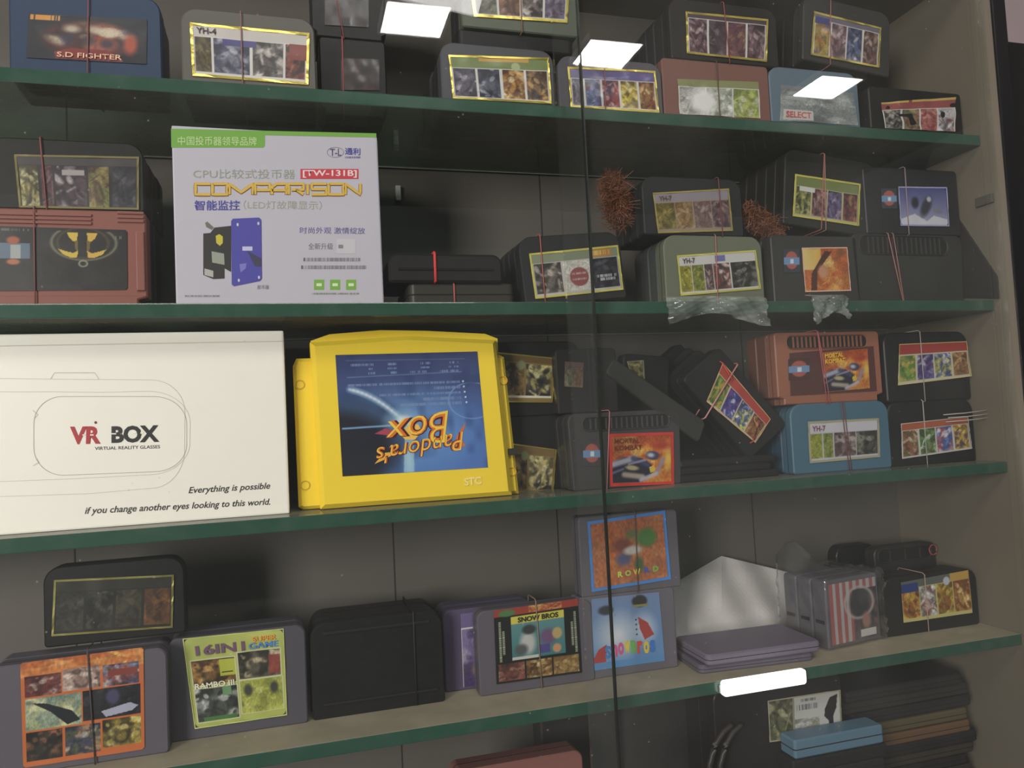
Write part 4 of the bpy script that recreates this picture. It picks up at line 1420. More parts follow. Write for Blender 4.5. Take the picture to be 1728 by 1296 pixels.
j1 = tilted('black game cartridge leaning with its label face tilted steeply, colourful picture label', ((1214, 585), (1328, 716), (1266, 776), (1152, 640)), 0.036, 0.016, (34, 34, 34))
cv = montage(120, 64, (198, 66, 52), 0.24, ['3c6c30 8cac3c e09838 5c8430', '5c3484 2c3c94 e8e8f4 6c4ca4', '2c3c94 d0d83c f0e8d0 3c4cac', '6a3424 b07440 d8b868 8c4c2c'], 201, (214, 190, 160), foot=0.04)
Q = quad(j1, ((1220, 614), (1299, 707), (1274, 746), (1193, 677)))
lo = print_mesh('label', cv, Q, j1['o'], 0.0006, 5)
frame_mesh('foil_border', Q, mat('cream_rim', (220, 180, 120), 0.45), lo, 0.0008)
for k, (pa, pb, dsc) in enumerate((((1219, 612), (1236, 640), 'red rubber band loop over the corner of the tilted colourful label'), ((1245, 615), (1190, 705), 'pale red rubber band slanting over the tilted colourful label'), ((1282, 712), (1270, 745), 'short red rubber band at the lower end of the tilted colourful label'))):
    A, B = at(*pa, 0.033), at(*pb, 0.033)
    bm = bmesh.new()
    dv = (A-B).normalized()*0.0016
    up = Vector((0, 0.021, 0))
    add_tube(bm, [A, B, B-dv+Vector((0, 0.003, 0)), B-dv+up, B+up+Vector((0, .001, 0)), A+up+Vector((0, .001, 0)), A+dv+up, A+dv+Vector((0, 0.003, 0))], 0.0008, 6, True)
    tag(from_bm('rubber_band', bm, mat('rubber_r%d' % k, ((204, 70, 62), (206, 140, 134), (196, 80, 72))[k], 0.6), smooth=True), dsc, 'rubber band', 'rubber bands round the cartridge stacks')
for k, (p, y0, d) in enumerate(((((1196, 592), (1310, 724), (1254, 778), (1140, 642)), 0.0535, 'first'), (((1180, 588), (1296, 722), (1240, 778), (1122, 640)), 0.0708, 'second'), (((1164, 584), (1280, 720), (1224, 776), (1108, 636)), 0.0881, 'third'), (((1148, 578), (1264, 716), (1206, 774), (1090, 630)), 0.1054, 'fourth'))):
    tilted('black game cartridge %s behind the steeply tilted colourful label one' % d, p, y0, 0.0165, ((40, 40, 40), (36, 36, 36), (40, 40, 40), (36, 36, 36))[k])
tilted('black game cartridge seen on its long thin edge, sloping down into the jumble', ((1036, 604), (1192, 712), (1180, 748), (1022, 630)), 0.030, 0.0055, (58, 58, 54))
j = tilted('black game cartridge with a speck of yellow label showing above the sloping edge one', ((1052, 596), (1130, 602), (1128, 690), (1052, 640)), 0.062, 0.016, (30, 30, 30))
Q = quad(j, ((1058, 610), (1086, 608), (1088, 640), (1062, 624)))
print_mesh('label', montage(30, 26, None, 0, ['6a6030 a8a050 c0b868 504820'], 7), Q, j['o'], 0)

# brown over blue at the right
c6 = cart('blue game cartridge with a white headed YH-7 label standing on the third shelf', 'blue game cartridge', 1336, 1502, 679, ZC, 0.03, (84, 122, 144), 'round', n=3, back=(60, 92, 114), where='the blue YH-7 one')
cv = montage(114, 66, (208, 206, 214), 0.26, ['8c9428 b4bc30 7c8c30 a0a83c', '7c9030 94a038 647428 a8ac4c', '604844 8c7870 c0b4ac 504040', '3c3c34 646454 9c9c8c 2c2c26'], 211, (200, 198, 206), foot=0.05, gap=0.006, widths=[0.18, 0.16, 0.33, 0.33])
Q, lo = label(c6, ((1366, 715), (1480, 709), (1482, 768), (1369, 778)), cv, mat('dull_rim', (166, 160, 130), 0.45), 0.0003, 5, 0.0022)
text_mesh('printed_text', 'YH-7', Q, ink((130, 70, 90)), lo, 0.02, box=(0.03, 0.07, 0.22, 0.22))
rubber('dark red rubber band round the blue YH-7 stack', c6, 0.54, (116, 58, 64), -0.004)
rubber('second dark strand of rubber band round the blue YH-7 stack', c6, 0.565, (104, 54, 60), -0.004)
c = cart('orange brown game cartridge with ribbed grip on top of the blue YH-7 one', 'orange brown game cartridge', 1310, 1487, 560, c6['top'], 0.03, (172, 112, 88), 'notch', n=3, back=(128, 84, 68), where='the orange brown grip one')
add_grip(c, 0.10, 0.88, 0.04, 0.24, (164, 106, 84), 17)
bm = bmesh.new()
q = quad(c, ((1332, 596), (1474, 584), (1480, 660), (1334, 668)), -0.0004)
bm.faces.new([bm.verts.new(v) for v in q])
from_bm('label_recess', bm, mat('maroon_recess', (84, 48, 46), 0.5), c['o'])
Q, lo = label(c, ((1388, 595), (1464, 588), (1468, 655), (1391, 662)), mk_art(90, 78), None, 0.0001)
text_mesh('printed_text', 'MORTAL', Q, ink((246, 200, 60)), lo, 0.02, box=(0.04, 0.04, 0.44, 0.15))
text_mesh('printed_text', 'KOMBAT', Q, ink((246, 200, 60)), lo, 0.02, box=(0.04, 0.18, 0.48, 0.29))
print_mesh('badge', badge(36, 34, (84, 48, 46)), quad(c, ((1330, 606), (1366, 604), (1367, 640), (1331, 642))), c['o'], 0)
rubber('bright red rubber band across the orange brown grip cartridge', c, 0.44, (206, 84, 82), -0.006)
rubber('second bright red strand across the orange brown grip cartridge', c, 0.47, (200, 92, 88), -0.009)

RH = ['4c7c34 94b43c e0b04c 6c8c34', '3c3474 6c5ca4 d0ccdc 54306c', '34448c d0c83c ece4d0 4c5ca4', '6a4428 b47c48 e0c074 8c5834']
c7 = cart('black game cartridge with red headed label, right of third shelf, lower of two', 'black game cartridge', 1500, 1648, 676, ZC, 0.034, (38, 38, 37), 'round', n=4, where='the lower red headed label one')
cv = montage(110, 60, (194, 92, 54), 0.2, ['5c6c34 a0643c d8d0b0 7c3c2c', '3c6c3c 74a04c e4e8d8 4c5434', '3c5cac c04c44 e8e8f0 7c94d0', '8c6c20 e0b840 4a3464 f4d868'], 221, (206, 204, 196), foot=0.03)
Q, lo = label(c7, ((1521, 716), (1632, 704), (1639, 756), (1523, 773)), cv, mat('pale_edge', (196, 190, 180), 0.45), 0.0005, 5, 0.0008)
rubber('white string like rubber band round the lower red headed stack', c7, 0.40, (196, 190, 180), 0.0)
c = cart('black game cartridge with red headed label, right of third shelf, upper of two', 'black game cartridge', 1494, 1652, 560, c7['top'], 0.034, (38, 38, 37), 'round', n=4, where='the upper red headed label one')
cv = montage(110, 62, (186, 58, 50), 0.26, RH, 231, (206, 200, 170), foot=0.05)
Q, lo = label(c, ((1518, 582), (1630, 577), (1638, 634), (1516, 649)), cv, mat('pale_gold_edge', (214, 196, 130), 0.45), 0.0005, 5, 0.0008)
rubber('thin white rubber band round the upper red headed stack', c, 0.42, (190, 180, 172), 0.0)
for k, (xa, ya, xb, yb) in enumerate(((1592, 700, 1706, 690), (1600, 705, 1716, 696), (1596, 712, 1700, 703))):
    A, B = at(xa, ya, 0.030), at(xb, yb, 0.018)
    B.x = min(B.x, XS-0.002)
    bm = bmesh.new()
    add_tube(bm, [A, A.lerp(B, 0.5)+Vector((0, 0, -0.0006)), B], 0.0006, 6)
    tag(from_bm('rubber_band', bm, mat('string_pale', (178, 172, 162), 0.6), smooth=True), 'pale stretched band end reaching to the right side wall, %s of three strands' % ('topmost', 'middle', 'lowest')[k], 'rubber band', 'pale band strands at the right of the third shelf')

# ================================================================== fourth shelf
LILAC, DLILAC = (106, 100, 110), (92, 84, 104)
d1 = cart('grey purple game cartridge with an orange nine picture label, left on fourth shelf', 'grey purple game cartridge', -22, 283, 1100, ZD, 0.03, LILAC, 'arc', n=2, t=0.02, where='the orange nine picture one')
cv = Cv(190, 176, (222, 108, 44))
cv.scene(0, 0, 1, 0.16, 'd06024 e88838 f0b050 d87030 e89c48', 241, 5)
tiles = (((.03, .14, .32, .34), '4a1c1c 74302a 8c3c34 5a2420 c8b8a8'), ((.33, .12, .64, .33), 'a88474 c8a898 dcc4b4 4a3834 b89484'), ((.66, .13, .96, .34), '3c3c5c 8c8cac b04c3c c8c0b8 54303c'),
         ((.03, .36, .48, .66), '6c8478 98ac84 c0c47c a4b494 e0d8a0'), ((.49, .35, .97, .64), '1c1a1e 2c2a30 3c3a48 24222a'),
         ((.03, .68, .32, .95), '1c1c18 34302a 5c4030 28241e a06040'), ((.34, .68, .63, .95), '2c3044 4c4c64 c09060 5c6438 b8b8a8'), ((.65, .66, .97, .93), '54481c a89030 e4d070 2c2820 c8b04c'))
for j, ((u0, v0, u1, v1), p) in enumerate(tiles):
    cv.scene(u0, v0, u1, v1, p, 250+j*9, 9)
cv.poly([(.08, .40), (.2, .42), (.4, .52), (.47, .62), (.36, .65), (.22, .5)], (30, 38, 44))
cv.ell(.74, .44, .07, .09, (74, 72, 110), .4)
cv.poly([(.64, .57), (.88, .52), (.95, .56), (.9, .6), (.68, .63)], (176, 180, 204))
cv.rect(.70, .18, .95, .24, (150, 60, 48))
Q, lo = label(d1, ((34, 1119), (242, 1092), (244, 1264), (39, 1296)), cv, None, 0.0003, 5, r=0.03)
rubber('black cord like rubber band round the orange nine picture cartridge', d1, 0.58, (70, 58, 48), -0.004)
d2 = cart('grey purple game cartridge with a lime green sixteen game label on the fourth shelf', 'grey purple game cartridge', 283, 517, 1058, ZD, 0.05, (94, 90, 99), 'arc', n=2, t=0.02, where='the lime green label one')
cv = Cv(164, 150, (184, 196, 84))
cv.ell(0.75, 0.02, 0.3, 0.12, (206, 214, 92), 0.7)
for j, ((u0, v0, u1, v1), p) in enumerate((((.04, .26, .48, .54), '4a2c14 a8742c d8a850 3c3018 8c5c24'), ((.52, .22, .96, .53), '2c2a20 6c6450 c8b890 40382c a89470'), ((.04, .58, .48, .95), '2c302c 5c645c a4aca0 343a34 d0d4cc'), ((.52, .55, .97, .92), 'a8b038 c4cc4c 8c9434 d8dc74 b8c044'))):
    cv.rect(u0-.012, v0-.012, u1+.012, v1+.012, (214, 216, 160))
    cv.scene(u0, v0, u1, v1, p, 300+j*13, 8)
cv.rect(.32, .27, .48, .46, (190, 198, 44))
cv.rect(.34, .41, .46, .425, (60, 60, 30))
cv.rect(.84, .28, .96, .5, (170, 62, 50), 0.8)
cv.rect(.33, .58, .42, .68, (110, 160, 104))
cv.rect(.1, .9, .46, .95, (70, 130, 60))
for (u, v) in ((.6, .66), (.88, .66)):
    cv.ell(u, v, .06, .09, (70, 72, 60), .5)
Q, lo = label(d2, ((310, 1079), (477, 1062), (483, 1205), (330, 1228)), cv, mat('lime_edge', (200, 210, 120), 0.35), 0.0007, 7, 0.0008, r=0.06)
text_mesh('printed_text', '16IN1', Q, ink((110, 78, 104)), lo, 0.03, box=(0.10, 0.085, 0.60, 0.20))
text_mesh('printed_text', 'SUPER', Q, ink((228, 150, 60)), lo, 0.02, box=(0.68, 0.05, 0.93, 0.11))
text_mesh('printed_text', 'GAME', Q, ink((80, 130, 190)), lo, 0.02, box=(0.64, 0.12, 0.95, 0.19))
text_mesh('printed_text', 'RAMBO III', Q, ink((230, 228, 200)), lo, 0.02, box=(0.05, 0.51, 0.46, 0.575))
c = cart('black rounded game cartridge with dim yellow framed label above the grey purple ones', 'black game cartridge', 73, 312, 948, max(d1['top'], d2['top'])+0.0003, 0.05, (25, 26, 26), 'round', n=1, t=0.018, where='the dim yellow framed one')
cv = montage(150, 70, (52, 52, 42), 0.2, ['2c2c26 3c3c34 4a4840 24241e', '1e1e1a 34342c 54544a 26261f', '44442e 3a3424 24221c 5c4c34', '54341c 6c4424 8c5c2c 3c2c1c'], 321, (40, 40, 34), foot=0.05)
Q, lo = label(c, ((95, 982), (290, 973), (288, 1056), (91, 1070)), cv, mat('dim_foil', (150, 146, 84), 0.35, metal=0.6), 0.0002, 5, 0.0016)
d3 = cart('plain black blocky game cartridge without a label on the fourth shelf, dusty face', 'black game cartridge', 524, 748, 1042, ZD, 0.052, (30, 30, 29), 'round', n=3, t=0.02, where='the plain black blocky one')
bm = bmesh.new()
a, b = loc(d3, 545, 1178, 0), loc(d3, 740, 1150, 0)
add_box(bm, -d3['w']*0.42, d3['w']*0.45, -0.0016, 0, d3['h']*0.14, d3['h']*0.165, 0.0005)
add_box(bm, -d3['w']*0.40, d3['w']*0.40, -0.0016, 0, d3['h']*0.88, d3['h']*0.91, 0.0005)
from_bm('front_ridge', bm, plastic((40, 40, 37)), d3['o'])
loopband('thin black rubber band standing up over the plain black blocky stack', at(700, 1100, 0.05).x, 0.052, 0.052+0.062, ZD+0.001, d3['top']+0.001, (26, 24, 22))

d4 = cart('purple grey game cartridge mostly hidden, with a purple striped label, beside the SNOW BROS one', 'purple grey game cartridge', 748, 905, 1016, ZD, 0.074, (98, 88, 116), 'arc', n=2, t=0.02, where='the mostly hidden purple one')
cv = montage(60, 100, (120, 104, 160), 0.2, ['8c7cb0 5c4c84 d0c8d8 6a3c34 c09850 3c2c58'], 331)
Q, lo = label(d4, ((777, 1036), (880, 1024), (880, 1140), (782, 1160)), cv)
d5 = cart('grey game cartridge with the black framed SNOW BROS label on the fourth shelf', 'grey game cartridge', 806, 1001, 1014, ZD, 0.05, LILAC, 'arc', n=1, t=0.02)
cv = Cv(154, 130, (30, 34, 28))
cv.rect(0, 0, 1, 0.1, (178, 60, 44))
cv.ell(0.15, 0.06, 0.11, 0.05, (80, 132, 70), 0.2)
cv.scene(0.4, 0.0, 0.8, 0.09, 'c05030 e0a040 b04030 e8c060', 341, 9)
cv.rect(0.19, 0.12, 0.82, 0.70, (70, 140, 140))
cv.grad(0.19, 0.22, 0.82, 0.70, (90, 150, 150), (60, 130, 134))
cv.rect(0.19, 0.12, 0.82, 0.22, (222, 210, 60))
cv.rect(0.19, 0.67, 0.5, 0.71, (206, 206, 196))
cv.ell(0.38, 0.5, 0.12, 0.2, (196, 196, 190), 0.5)
cv.ell(0.4, 0.32, 0.1, 0.08, (60, 64, 66), 0.4)
cv.ell(0.3, 0.58, 0.1, 0.1, (88, 96, 98), 0.5)
cv.ell(0.62, 0.45, 0.12, 0.14, (120, 84, 130), 0.5)
cv.ell(0.73, 0.42, 0.07, 0.09, (196, 168, 96), 0.3)
cv.ell(0.72, 0.62, 0.06, 0.07, (216, 150, 100), 0.3)
cv.rect(0.5, 0.55, 0.64, 0.66, (84, 76, 150))
for u in (0.05, 0.09, 0.9, 0.94):
    cv.rect(u, 0.16 if u in (0.05, 0.94) else 0.3, u+0.025, 0.72 if u in (0.05, 0.94) else 0.62, (186, 196, 160), 0.85)
rs = np.random.RandomState(4)
for k in range(26):
    v = 0.16+0.022*k
    cv.rect(0.03, v, 0.12, v+0.007, (30, 34, 28), 0.9)
    cv.rect(0.88, v, 0.97, v+0.007, (30, 34, 28), 0.9)
for j, p in enumerate(('4a3028 8c4c40 6c3430 b07c5c', '6c4c24 b08440 d8b870 4c3018', '7c5c2c b89050 94703c d0ac68')):
    cv.scene(0.03+j*0.32, 0.74, 0.33+j*0.32, 0.97, p, 351+j*5, 9)
Q, lo = label(d5, ((833, 1031), (975, 1010), (982, 1135), (838, 1155)), cv, None, 0.0002)
text_mesh('printed_text', 'SNOW BROS', Q, ink((40, 40, 34)), lo, 0.03, box=(0.27, 0.135, 0.75, 0.205))
rubber('tan rubber band round the SNOW BROS cartridge', d5, 0.52, (150, 124, 96), -0.002)
d6 = cart('grey game cartridge with a sky blue snow scene label by the door edge', 'grey game cartridge', 976, 1141, 1000, ZD, 0.052, (116, 112, 122), 'rect', n=1, t=0.02)
cv = Cv(120, 120, (96, 150, 214))
cv.grad(0, 0, 1, 1, (120, 150, 200), (92, 158, 226))
cv.ell(0.35, 0.55, 0.42, 0.42, (226, 232, 240), 0.9)
cv.ell(0.75, 0.5, 0.22, 0.3, (206, 224, 244), 0.8)
cv.ell(0.2, 0.18, 0.13, 0.08, (44, 48, 60), 0.4)
cv.ell(0.7, 0.1, 0.13, 0.1, (34, 34, 34), 0.3)
cv.rect(0.6, 0.15, 0.82, 0.18, (150, 150, 60))
cv.poly([(0.66, 0.32), (0.8, 0.42), (0.88, 0.6), (0.74, 0.66), (0.68, 0.5)], (206, 58, 52))
cv.poly([(0.08, 0.72), (0.2, 0.66), (0.18, 0.9), (0.0, 0.95), (0.0, 0.86)], (206, 52, 46))
for k in range(4):
    cv.ell(0.63, 0.36+0.07*k, 0.015, 0.016, (40, 40, 44), 0.3)
cv.rect(0, 0.9, 1, 1, (86, 156, 224))
Q, lo = label(d6, ((998, 1011), (1112, 999), (1122, 1115), (1001, 1132)), cv, None, 0.0002)
for k, (ch, cc) in enumerate(zip('SnowBros', ((60, 130, 200), (206, 90, 140), (206, 90, 140), (224, 200, 60), (110, 180, 70), (214, 70, 60), (224, 200, 60), (60, 120, 200)))):
    text_mesh('printed_letter', ch, Q, ink(cc), lo, 0.05, lift=0.0004, box=(0.17+0.09*k, 0.66+0.02*math.cos(k), 0.252+0.09*k, 0.84+0.02*math.cos(k)))
d6u = cart('grey game cartridge with blue framed orange label standing on the snow scene one', 'grey game cartridge', 978, 1146, 866, d6['top'], 0.052, (108, 104, 112), 'rect', n=1, t=0.02)
cv = Cv(124, 112, (206, 104, 44))
cv.scene(0, 0, 1, 1, 'c06030 d47838 cc6c34 dc8444', 361, 4)
cv.ell(0.4, 0.4, 0.17, 0.16, (140, 66, 52), 0.6)
cv.ell(0.42, 0.62, 0.14, 0.14, (84, 92, 140), 0.6)
cv.ell(0.55, 0.5, 0.16, 0.09, (220, 214, 206), 0.5)
cv.ell(0.75, 0.33, 0.17, 0.18, (74, 140, 54), 0.4)
cv.ell(0.55, 0.25, 0.12, 0.1, (120, 128, 66), 0.6)
cv.ell(0.62, 0.74, 0.08, 0.16, (70, 110, 54), 0.5)
Q, lo = label(d6u, ((996, 885), (1118, 867), (1127, 973), (1003, 993)), cv, mat('blue_rim', (74, 134, 206), 0.4), 0.0002, 5, 0.003)
for k, (ch, cc) in enumerate(zip('ROWRD', ((200, 210, 80), (180, 200, 90), (230, 200, 60), (60, 90, 170), (120, 180, 80)))):
    text_mesh('printed_letter', ch, Q, ink(cc), lo, 0.05, lift=0.0004, box=((0.32, 0.42, 0.53, 0.68, 0.80)[k], 0.80, (0.39, 0.50, 0.63, 0.76, 0.88)[k], 0.89))
rubber('dark brown rubber band round the orange picture cartridge', d6u, 0.55, (84, 62, 40), 0.001)

# crumpled white paper behind
random.seed(3)
rs = np.random.RandomState(8)
gw, gh = 26, 20
V, Fs = [], []
ga, gb = rs.rand(60), rs.rand(60)*6
for j in range(gh+1):
    for i in range(gw+1):
        u, v = i/gw, j/gh
        px = 1128+u*212
        tpy = 990-52*min(1, u/0.42) if u < 0.42 else 938+30*(u-0.42)/0.58
        py = tpy + v*(1112-tpy)
        yy = 0.150-0.04*v
        yy += 0.004*math.sin(7*u+gb[1]+3*v)*math.cos(5*v+2*u) + 0.0022*math.sin(19*u-9*v) - 0.004
        p = at(px, py, yy)
        p.z = max(p.z, ZD+0.0005)
        V.append(p)
for j in range(gh):
    for i in range(gw):
        a = j*(gw+1)+i
        Fs.append((a, a+gw+1, a+gw+2, a+1))
o = mk('paper_sheet', V, Fs, mat('white_paper', (206, 202, 198), 0.6), None)
so = o.modifiers.new('thickness', 'SOLIDIFY')
so.thickness = 0.0004
tag(o, 'crumpled white paper sheet leaning on the back wall of the fourth shelf', 'paper')

# two lilac cartridges lying flat
pa, pb = at(1165, 1130, 0.018), at(1385, 1112, 0.018)
w8 = 0.122
cx8 = (at(1200, 1137, 0.016).x + at(1384, 1118, 0.016).x)/2
z8 = at(1290, 1113, 0.018).z
flat('lilac grey game cartridge lying flat at the front of the fourth shelf, upper of two', cx8-0.062, cx8+0.062, 0.014, 0.086, ZD+0.0085, 0.0105, (132, 122, 140), math.radians(-2))
flat('lilac grey game cartridge lying flat at the front of the fourth shelf, lower of two', cx8-0.066, cx8+0.056, 0.018, 0.090, ZD, 0.0082, (112, 104, 120), math.radians(-4))

# the wrapped stack turned sideways
ang = math.radians(9)
pc = at(1400, 1104, 0.036)
st0 = Vector((pc.x, 0.036, ZD))
dirb = Vector((-math.sin(ang), math.cos(ang), 0))     # away from the label face
dirx = Vector((math.cos(ang), math.sin(ang), 0))
w9, h9, t9 = 0.076, at(1402, 980, 0.036).z-ZD, 0.0185
for k, dn in enumerate(('nearest', 'middle', 'rearmost')):
    P0 = st0 + dirb*(t9+0.0016)*k
    e = tag(empty('game_cartridge', P0, (0, 0, ang)), ('grey game cartridge with red and white striped label in the clear bag', 'grey game cartridge in the clear bag, second behind the striped label one', 'grey game cartridge in the clear bag, rearmost behind the striped label one')[k], 'game cartridge', 'three bagged grey cartridges')
    bm = bmesh.new()
    P = [(x+w9/2, z) for x, z in outline('rect', w9, h9)]
    add_prism(bm, P, 0, t9, 0.0014)
    from_bm('body', bm, plastic((108, 104, 112)), e)
    bm = bmesh.new()
    add_box(bm, -0.0008, 0.001, t9*0.2, t9*0.8, h9*0.36, h9*0.41)
    from_bm('side_notch', bm, mat('recess_dark', (12, 12, 12)), e)
    if k == 0:
        cv = Cv(70, 100, (196, 190, 188))
        for q in range(7):
            u = q/7
            cv.rect(u, 0, u+0.075, 1, (196, 92, 86))
        cv.scene(0.48, 0.16, 1, 1, '3c3438 6c5c5c 484450 84605c', 371, 5)
        cv.ell(0.62, 0.4, 0.24, 0.3, (60, 58, 64), 0.3)
        cv.ring(0.62, 0.38, 0.3, 0.26, 0.16, (206, 198, 196), 0.9)
        cv.ell(0.75, 0.7, 0.12, 0.18, (190, 130, 112), 0.5)
        cv.rect(0.62, 0.84, 0.95, 0.96, (222, 220, 216))
        Q = [Vector((a, -0.0006, b)) for a, b in ((0.004, h9-0.004), (w9-0.004, h9-0.004), (w9-0.004, 0.004), (0.004, 0.004))]
        print_mesh('label', cv, Q, e, 0.0002, 3)
film = glass('clear_film', (0.96, 0.96, 0.96), 0.005, 0.07, (210, 208, 206), 0, 40.0)


def bag(name, x0, x1, y0, y1, z1, peak, n=14, seed=2):
    """a loose wrinkled bag: walls round a box, gathered at one upper corner"""
    rs = np.random.RandomState(seed)
    bm = bmesh.new()
    bmesh.ops.create_cube(bm, size=1.0)
    bmesh.ops.subdivide_edges(bm, edges=bm.edges, cuts=n, use_grid_fill=True)
    ph = rs.rand(6)*6
    for v in bm.verts:
        x, y, z = v.co
        wv = 0.0012*(math.sin(31*x+17*z+ph[0])+math.sin(23*y-29*z+ph[1])+math.sin(41*x*y+37*z+ph[2]))
        X = x0+(x+0.5)*(x1-x0)
        Y = y0+(y+0.5)*(y1-y0)
        Z = 0.0012+(z+0.5)*(z1-0.0012)
        nv = Vector((x, y, 0))*2
        v.co = Vector((X, Y, Z)) + nv*abs(wv)*0.8
        if z > 0.45:
            k = math.exp(-(((x-peak[0])/0.25)**2+((y-peak[1])/0.35)**2))
            v.co.z += peak[2]*k + abs(wv)*0.7
    return bm


bm = bag('plastic_bag', -0.0035, w9+0.0035, -0.0035, 3*(t9+0.0016)+0.003, h9+0.003, (-0.3, 0.35, 0.03))
o = from_bm('plastic_bag', bm, film, None, True)
o.location = st0
o.rotation_euler = (0, 0, ang)
tag(o, 'clear wrinkled plastic bag wrapped round three grey cartridges on the fourth shelf', 'bag')

zd = ZD
c = cart('black game cartridge with yellow and red food coloured label, right on fourth shelf', 'black game cartridge', 1492, 1652, 968, ZD, 0.046, (40, 39, 38), 'round', n=2, back=(44, 42, 42), where='the yellow and red labelled one')
cv = montage(112, 70, (96, 104, 92), 0.18, ['a8741c e0b040 b04c24 6a3018', '6a6460 c8c4bc e8e8e4 a84c30', '8c701c d8b83c 6c4c20 c06030', '7a4a20 d0983c f0d080 9c4428'], 381, (206, 196, 110), foot=0.08, gap=0.006)
cv.rect(0, 0.06, 0.24, 0.28, (40, 66, 140))
cv.ell(0.66, 0.16, 0.055, 0.11, (196, 200, 216), 0.2)
cv.rect(0.72, 0.0, 1.0, 0.2, (206, 158, 60))
Q, lo = label(c, ((1520, 983), (1634, 962), (1641, 1034), (1525, 1051)), cv, None, 0.0003)
rubber('pinkish tan rubber band round the food coloured label stack', c, 0.43, (196, 160, 140), 0.0)
cu_ = cart('black game cartridge with a long grip, standing set back behind the food coloured label one', 'black game cartridge', 1478, 1640, 916, ZD, 0.101, (54, 52, 51), 'sega', n=1, where='the set back grip one')
add_grip(cu_, 0.05, 0.92, 0.03, 0.22, (66, 62, 60), 3)
pr = at(1582, 929, 0.092)
bm = bmesh.new()
add_tube(bm, [(pr.x+0.0055*math.cos(k*0.3491), 0.0985, pr.z+0.0058*math.sin(k*0.3491)) for k in range(18)], 0.0007, 6, True)
tag(from_bm('rubber_band', bm, mat('rubber_ring', (176, 84, 78), 0.6), smooth=True), 'small curled red rubber band hanging on the long grip of the set back cartridge', 'rubber band')
c = cart('black rounded game cartridge far back between the bagged stack and the right hand black ones', 'black game cartridge', 1414, 1482, 919, ZD, 0.128, (28, 27, 26), 'round', n=1, where='x')

# ================================================================== bottom shelf
tE = at(870, 1268, 0.04).z
c = cart('large pinkish brown game cartridge, only its rounded top showing at the bottom edge', 'pinkish brown game cartridge', 764, 984, 1272, ZE, 0.04, (156, 104, 96), 'arc', n=1, t=0.026, ymid=1290)
c = cart('large black rounded game cartridge with a black and white picture label under the fourth shelf', 'black game cartridge', 1206, 1424, 1146, ZE, 0.03, (38, 35, 33), 'round', n=2, t=0.03, ymid=1220, where='the black and white picture one')
cv = Cv(116, 72, (206, 204, 194))
cv.scene(0, 0, 0.34, 1, '3c3c24 74744c a8a470 54543c c8c494', 391, 8)
cv.scene(0.34, 0.55, 0.7, 1, '8c8c84 b8b8ac 9c9878 d0d0c8', 395, 7)
cv.rect(0.33, 0, 0.35, 1, (150, 150, 130))
cv.poly([(0.78, 0.4), (0.86, 0.12), (0.97, 0.06), (0.95, 0.4), (0.9, 0.6), (0.9, 0.98), (0.85, 0.98), (0.83, 0.7), (0.77, 0.58)], (44, 40, 36))
cv.dashes(0.45, 0.06, 0.66, 0.14, (110, 110, 110), 3)
Q, lo = label(c, ((1297, 1184), (1416, 1166), (1419, 1233), (1300, 1250)), cv, mat('dull_rim', (0, 0, 0)), 0.0002, 5, 0.0012)
cvt = Cv(40, 10, (206, 204, 194))
cvt.dashes(0, 0, 1, 1, (96, 98, 108), 13)
print_mesh('printed_text', cvt, [bil(Q, u, v)+Vector((0, -0.0003, 0)) for u, v in ((0.38, 0.2), (0.68, 0.2), (0.68, 0.34), (0.38, 0.34))], lo, 0)
# blue cartridge on a low stack in front of it
yb_ = 0.006
xl_, xr_ = at(1338, 1250, yb_).x, at(1490, 1250, yb_).x
zb1, zb0 = at(1410, 1236, yb_).z, at(1410, 1268, yb_).z
flat('pale blue game cartridge lying flat before the black and white picture one', xl_, xr_, yb_-0.002, yb_+0.022, zb0, zb1-zb0, (104, 138, 160), r=0.003)
zz = ZE
hst = (zb0-ZE-0.0004)/7
for k in range(7):
    flat('black game cartridge lying flat under the pale blue one, %s of the pile' % ('lowest', 'second from below', 'third from below', 'fourth from below', 'fifth from below', 'sixth from below', 'topmost')[k], xl_-0.004+0.002*(k % 2), xr_+0.003-0.002*(k % 3), yb_-0.003, yb_+0.022, ZE+k*hst, hst-0.0003, ((36, 34, 33), (46, 43, 41))[k % 2], r=0.003, group='flat pile under the pale blue cartridge')
# pile of flat carts at the right
yp = 0.05
xl_, xr_ = at(1432, 1220, yp).x, at(1648, 1220, yp).x
cols = ((44, 40, 38), (60, 54, 50), (50, 46, 44), (70, 62, 54), (46, 43, 42), (118, 88, 62), (100, 92, 62), (48, 45, 43), (62, 57, 53), (52, 48, 46))
top_ = at(1540, 1150, yp).z
hp = (top_-ZE)/10
for k in range(10):
    flat('%s game cartridge lying flat in the right hand pile, %s' % (('black', 'dark brown', 'black', 'brown', 'black', 'tan', 'olive', 'black', 'dark brown', 'black')[k], ('lowest', 'second from below', 'third from below', 'fourth from below', 'fifth from below', 'sixth from below', 'seventh from below', 'third from the top', 'second from the top', 'topmost')[k]), xl_+0.006*math.sin(k*2.1), xr_+0.006*math.cos(k*1.7)-0.006, yp+0.003*math.sin(k), yp+0.075, ZE+k*hp, hp-0.0004, cols[k], r=0.005, group='flat pile at the right of the bottom shelf')
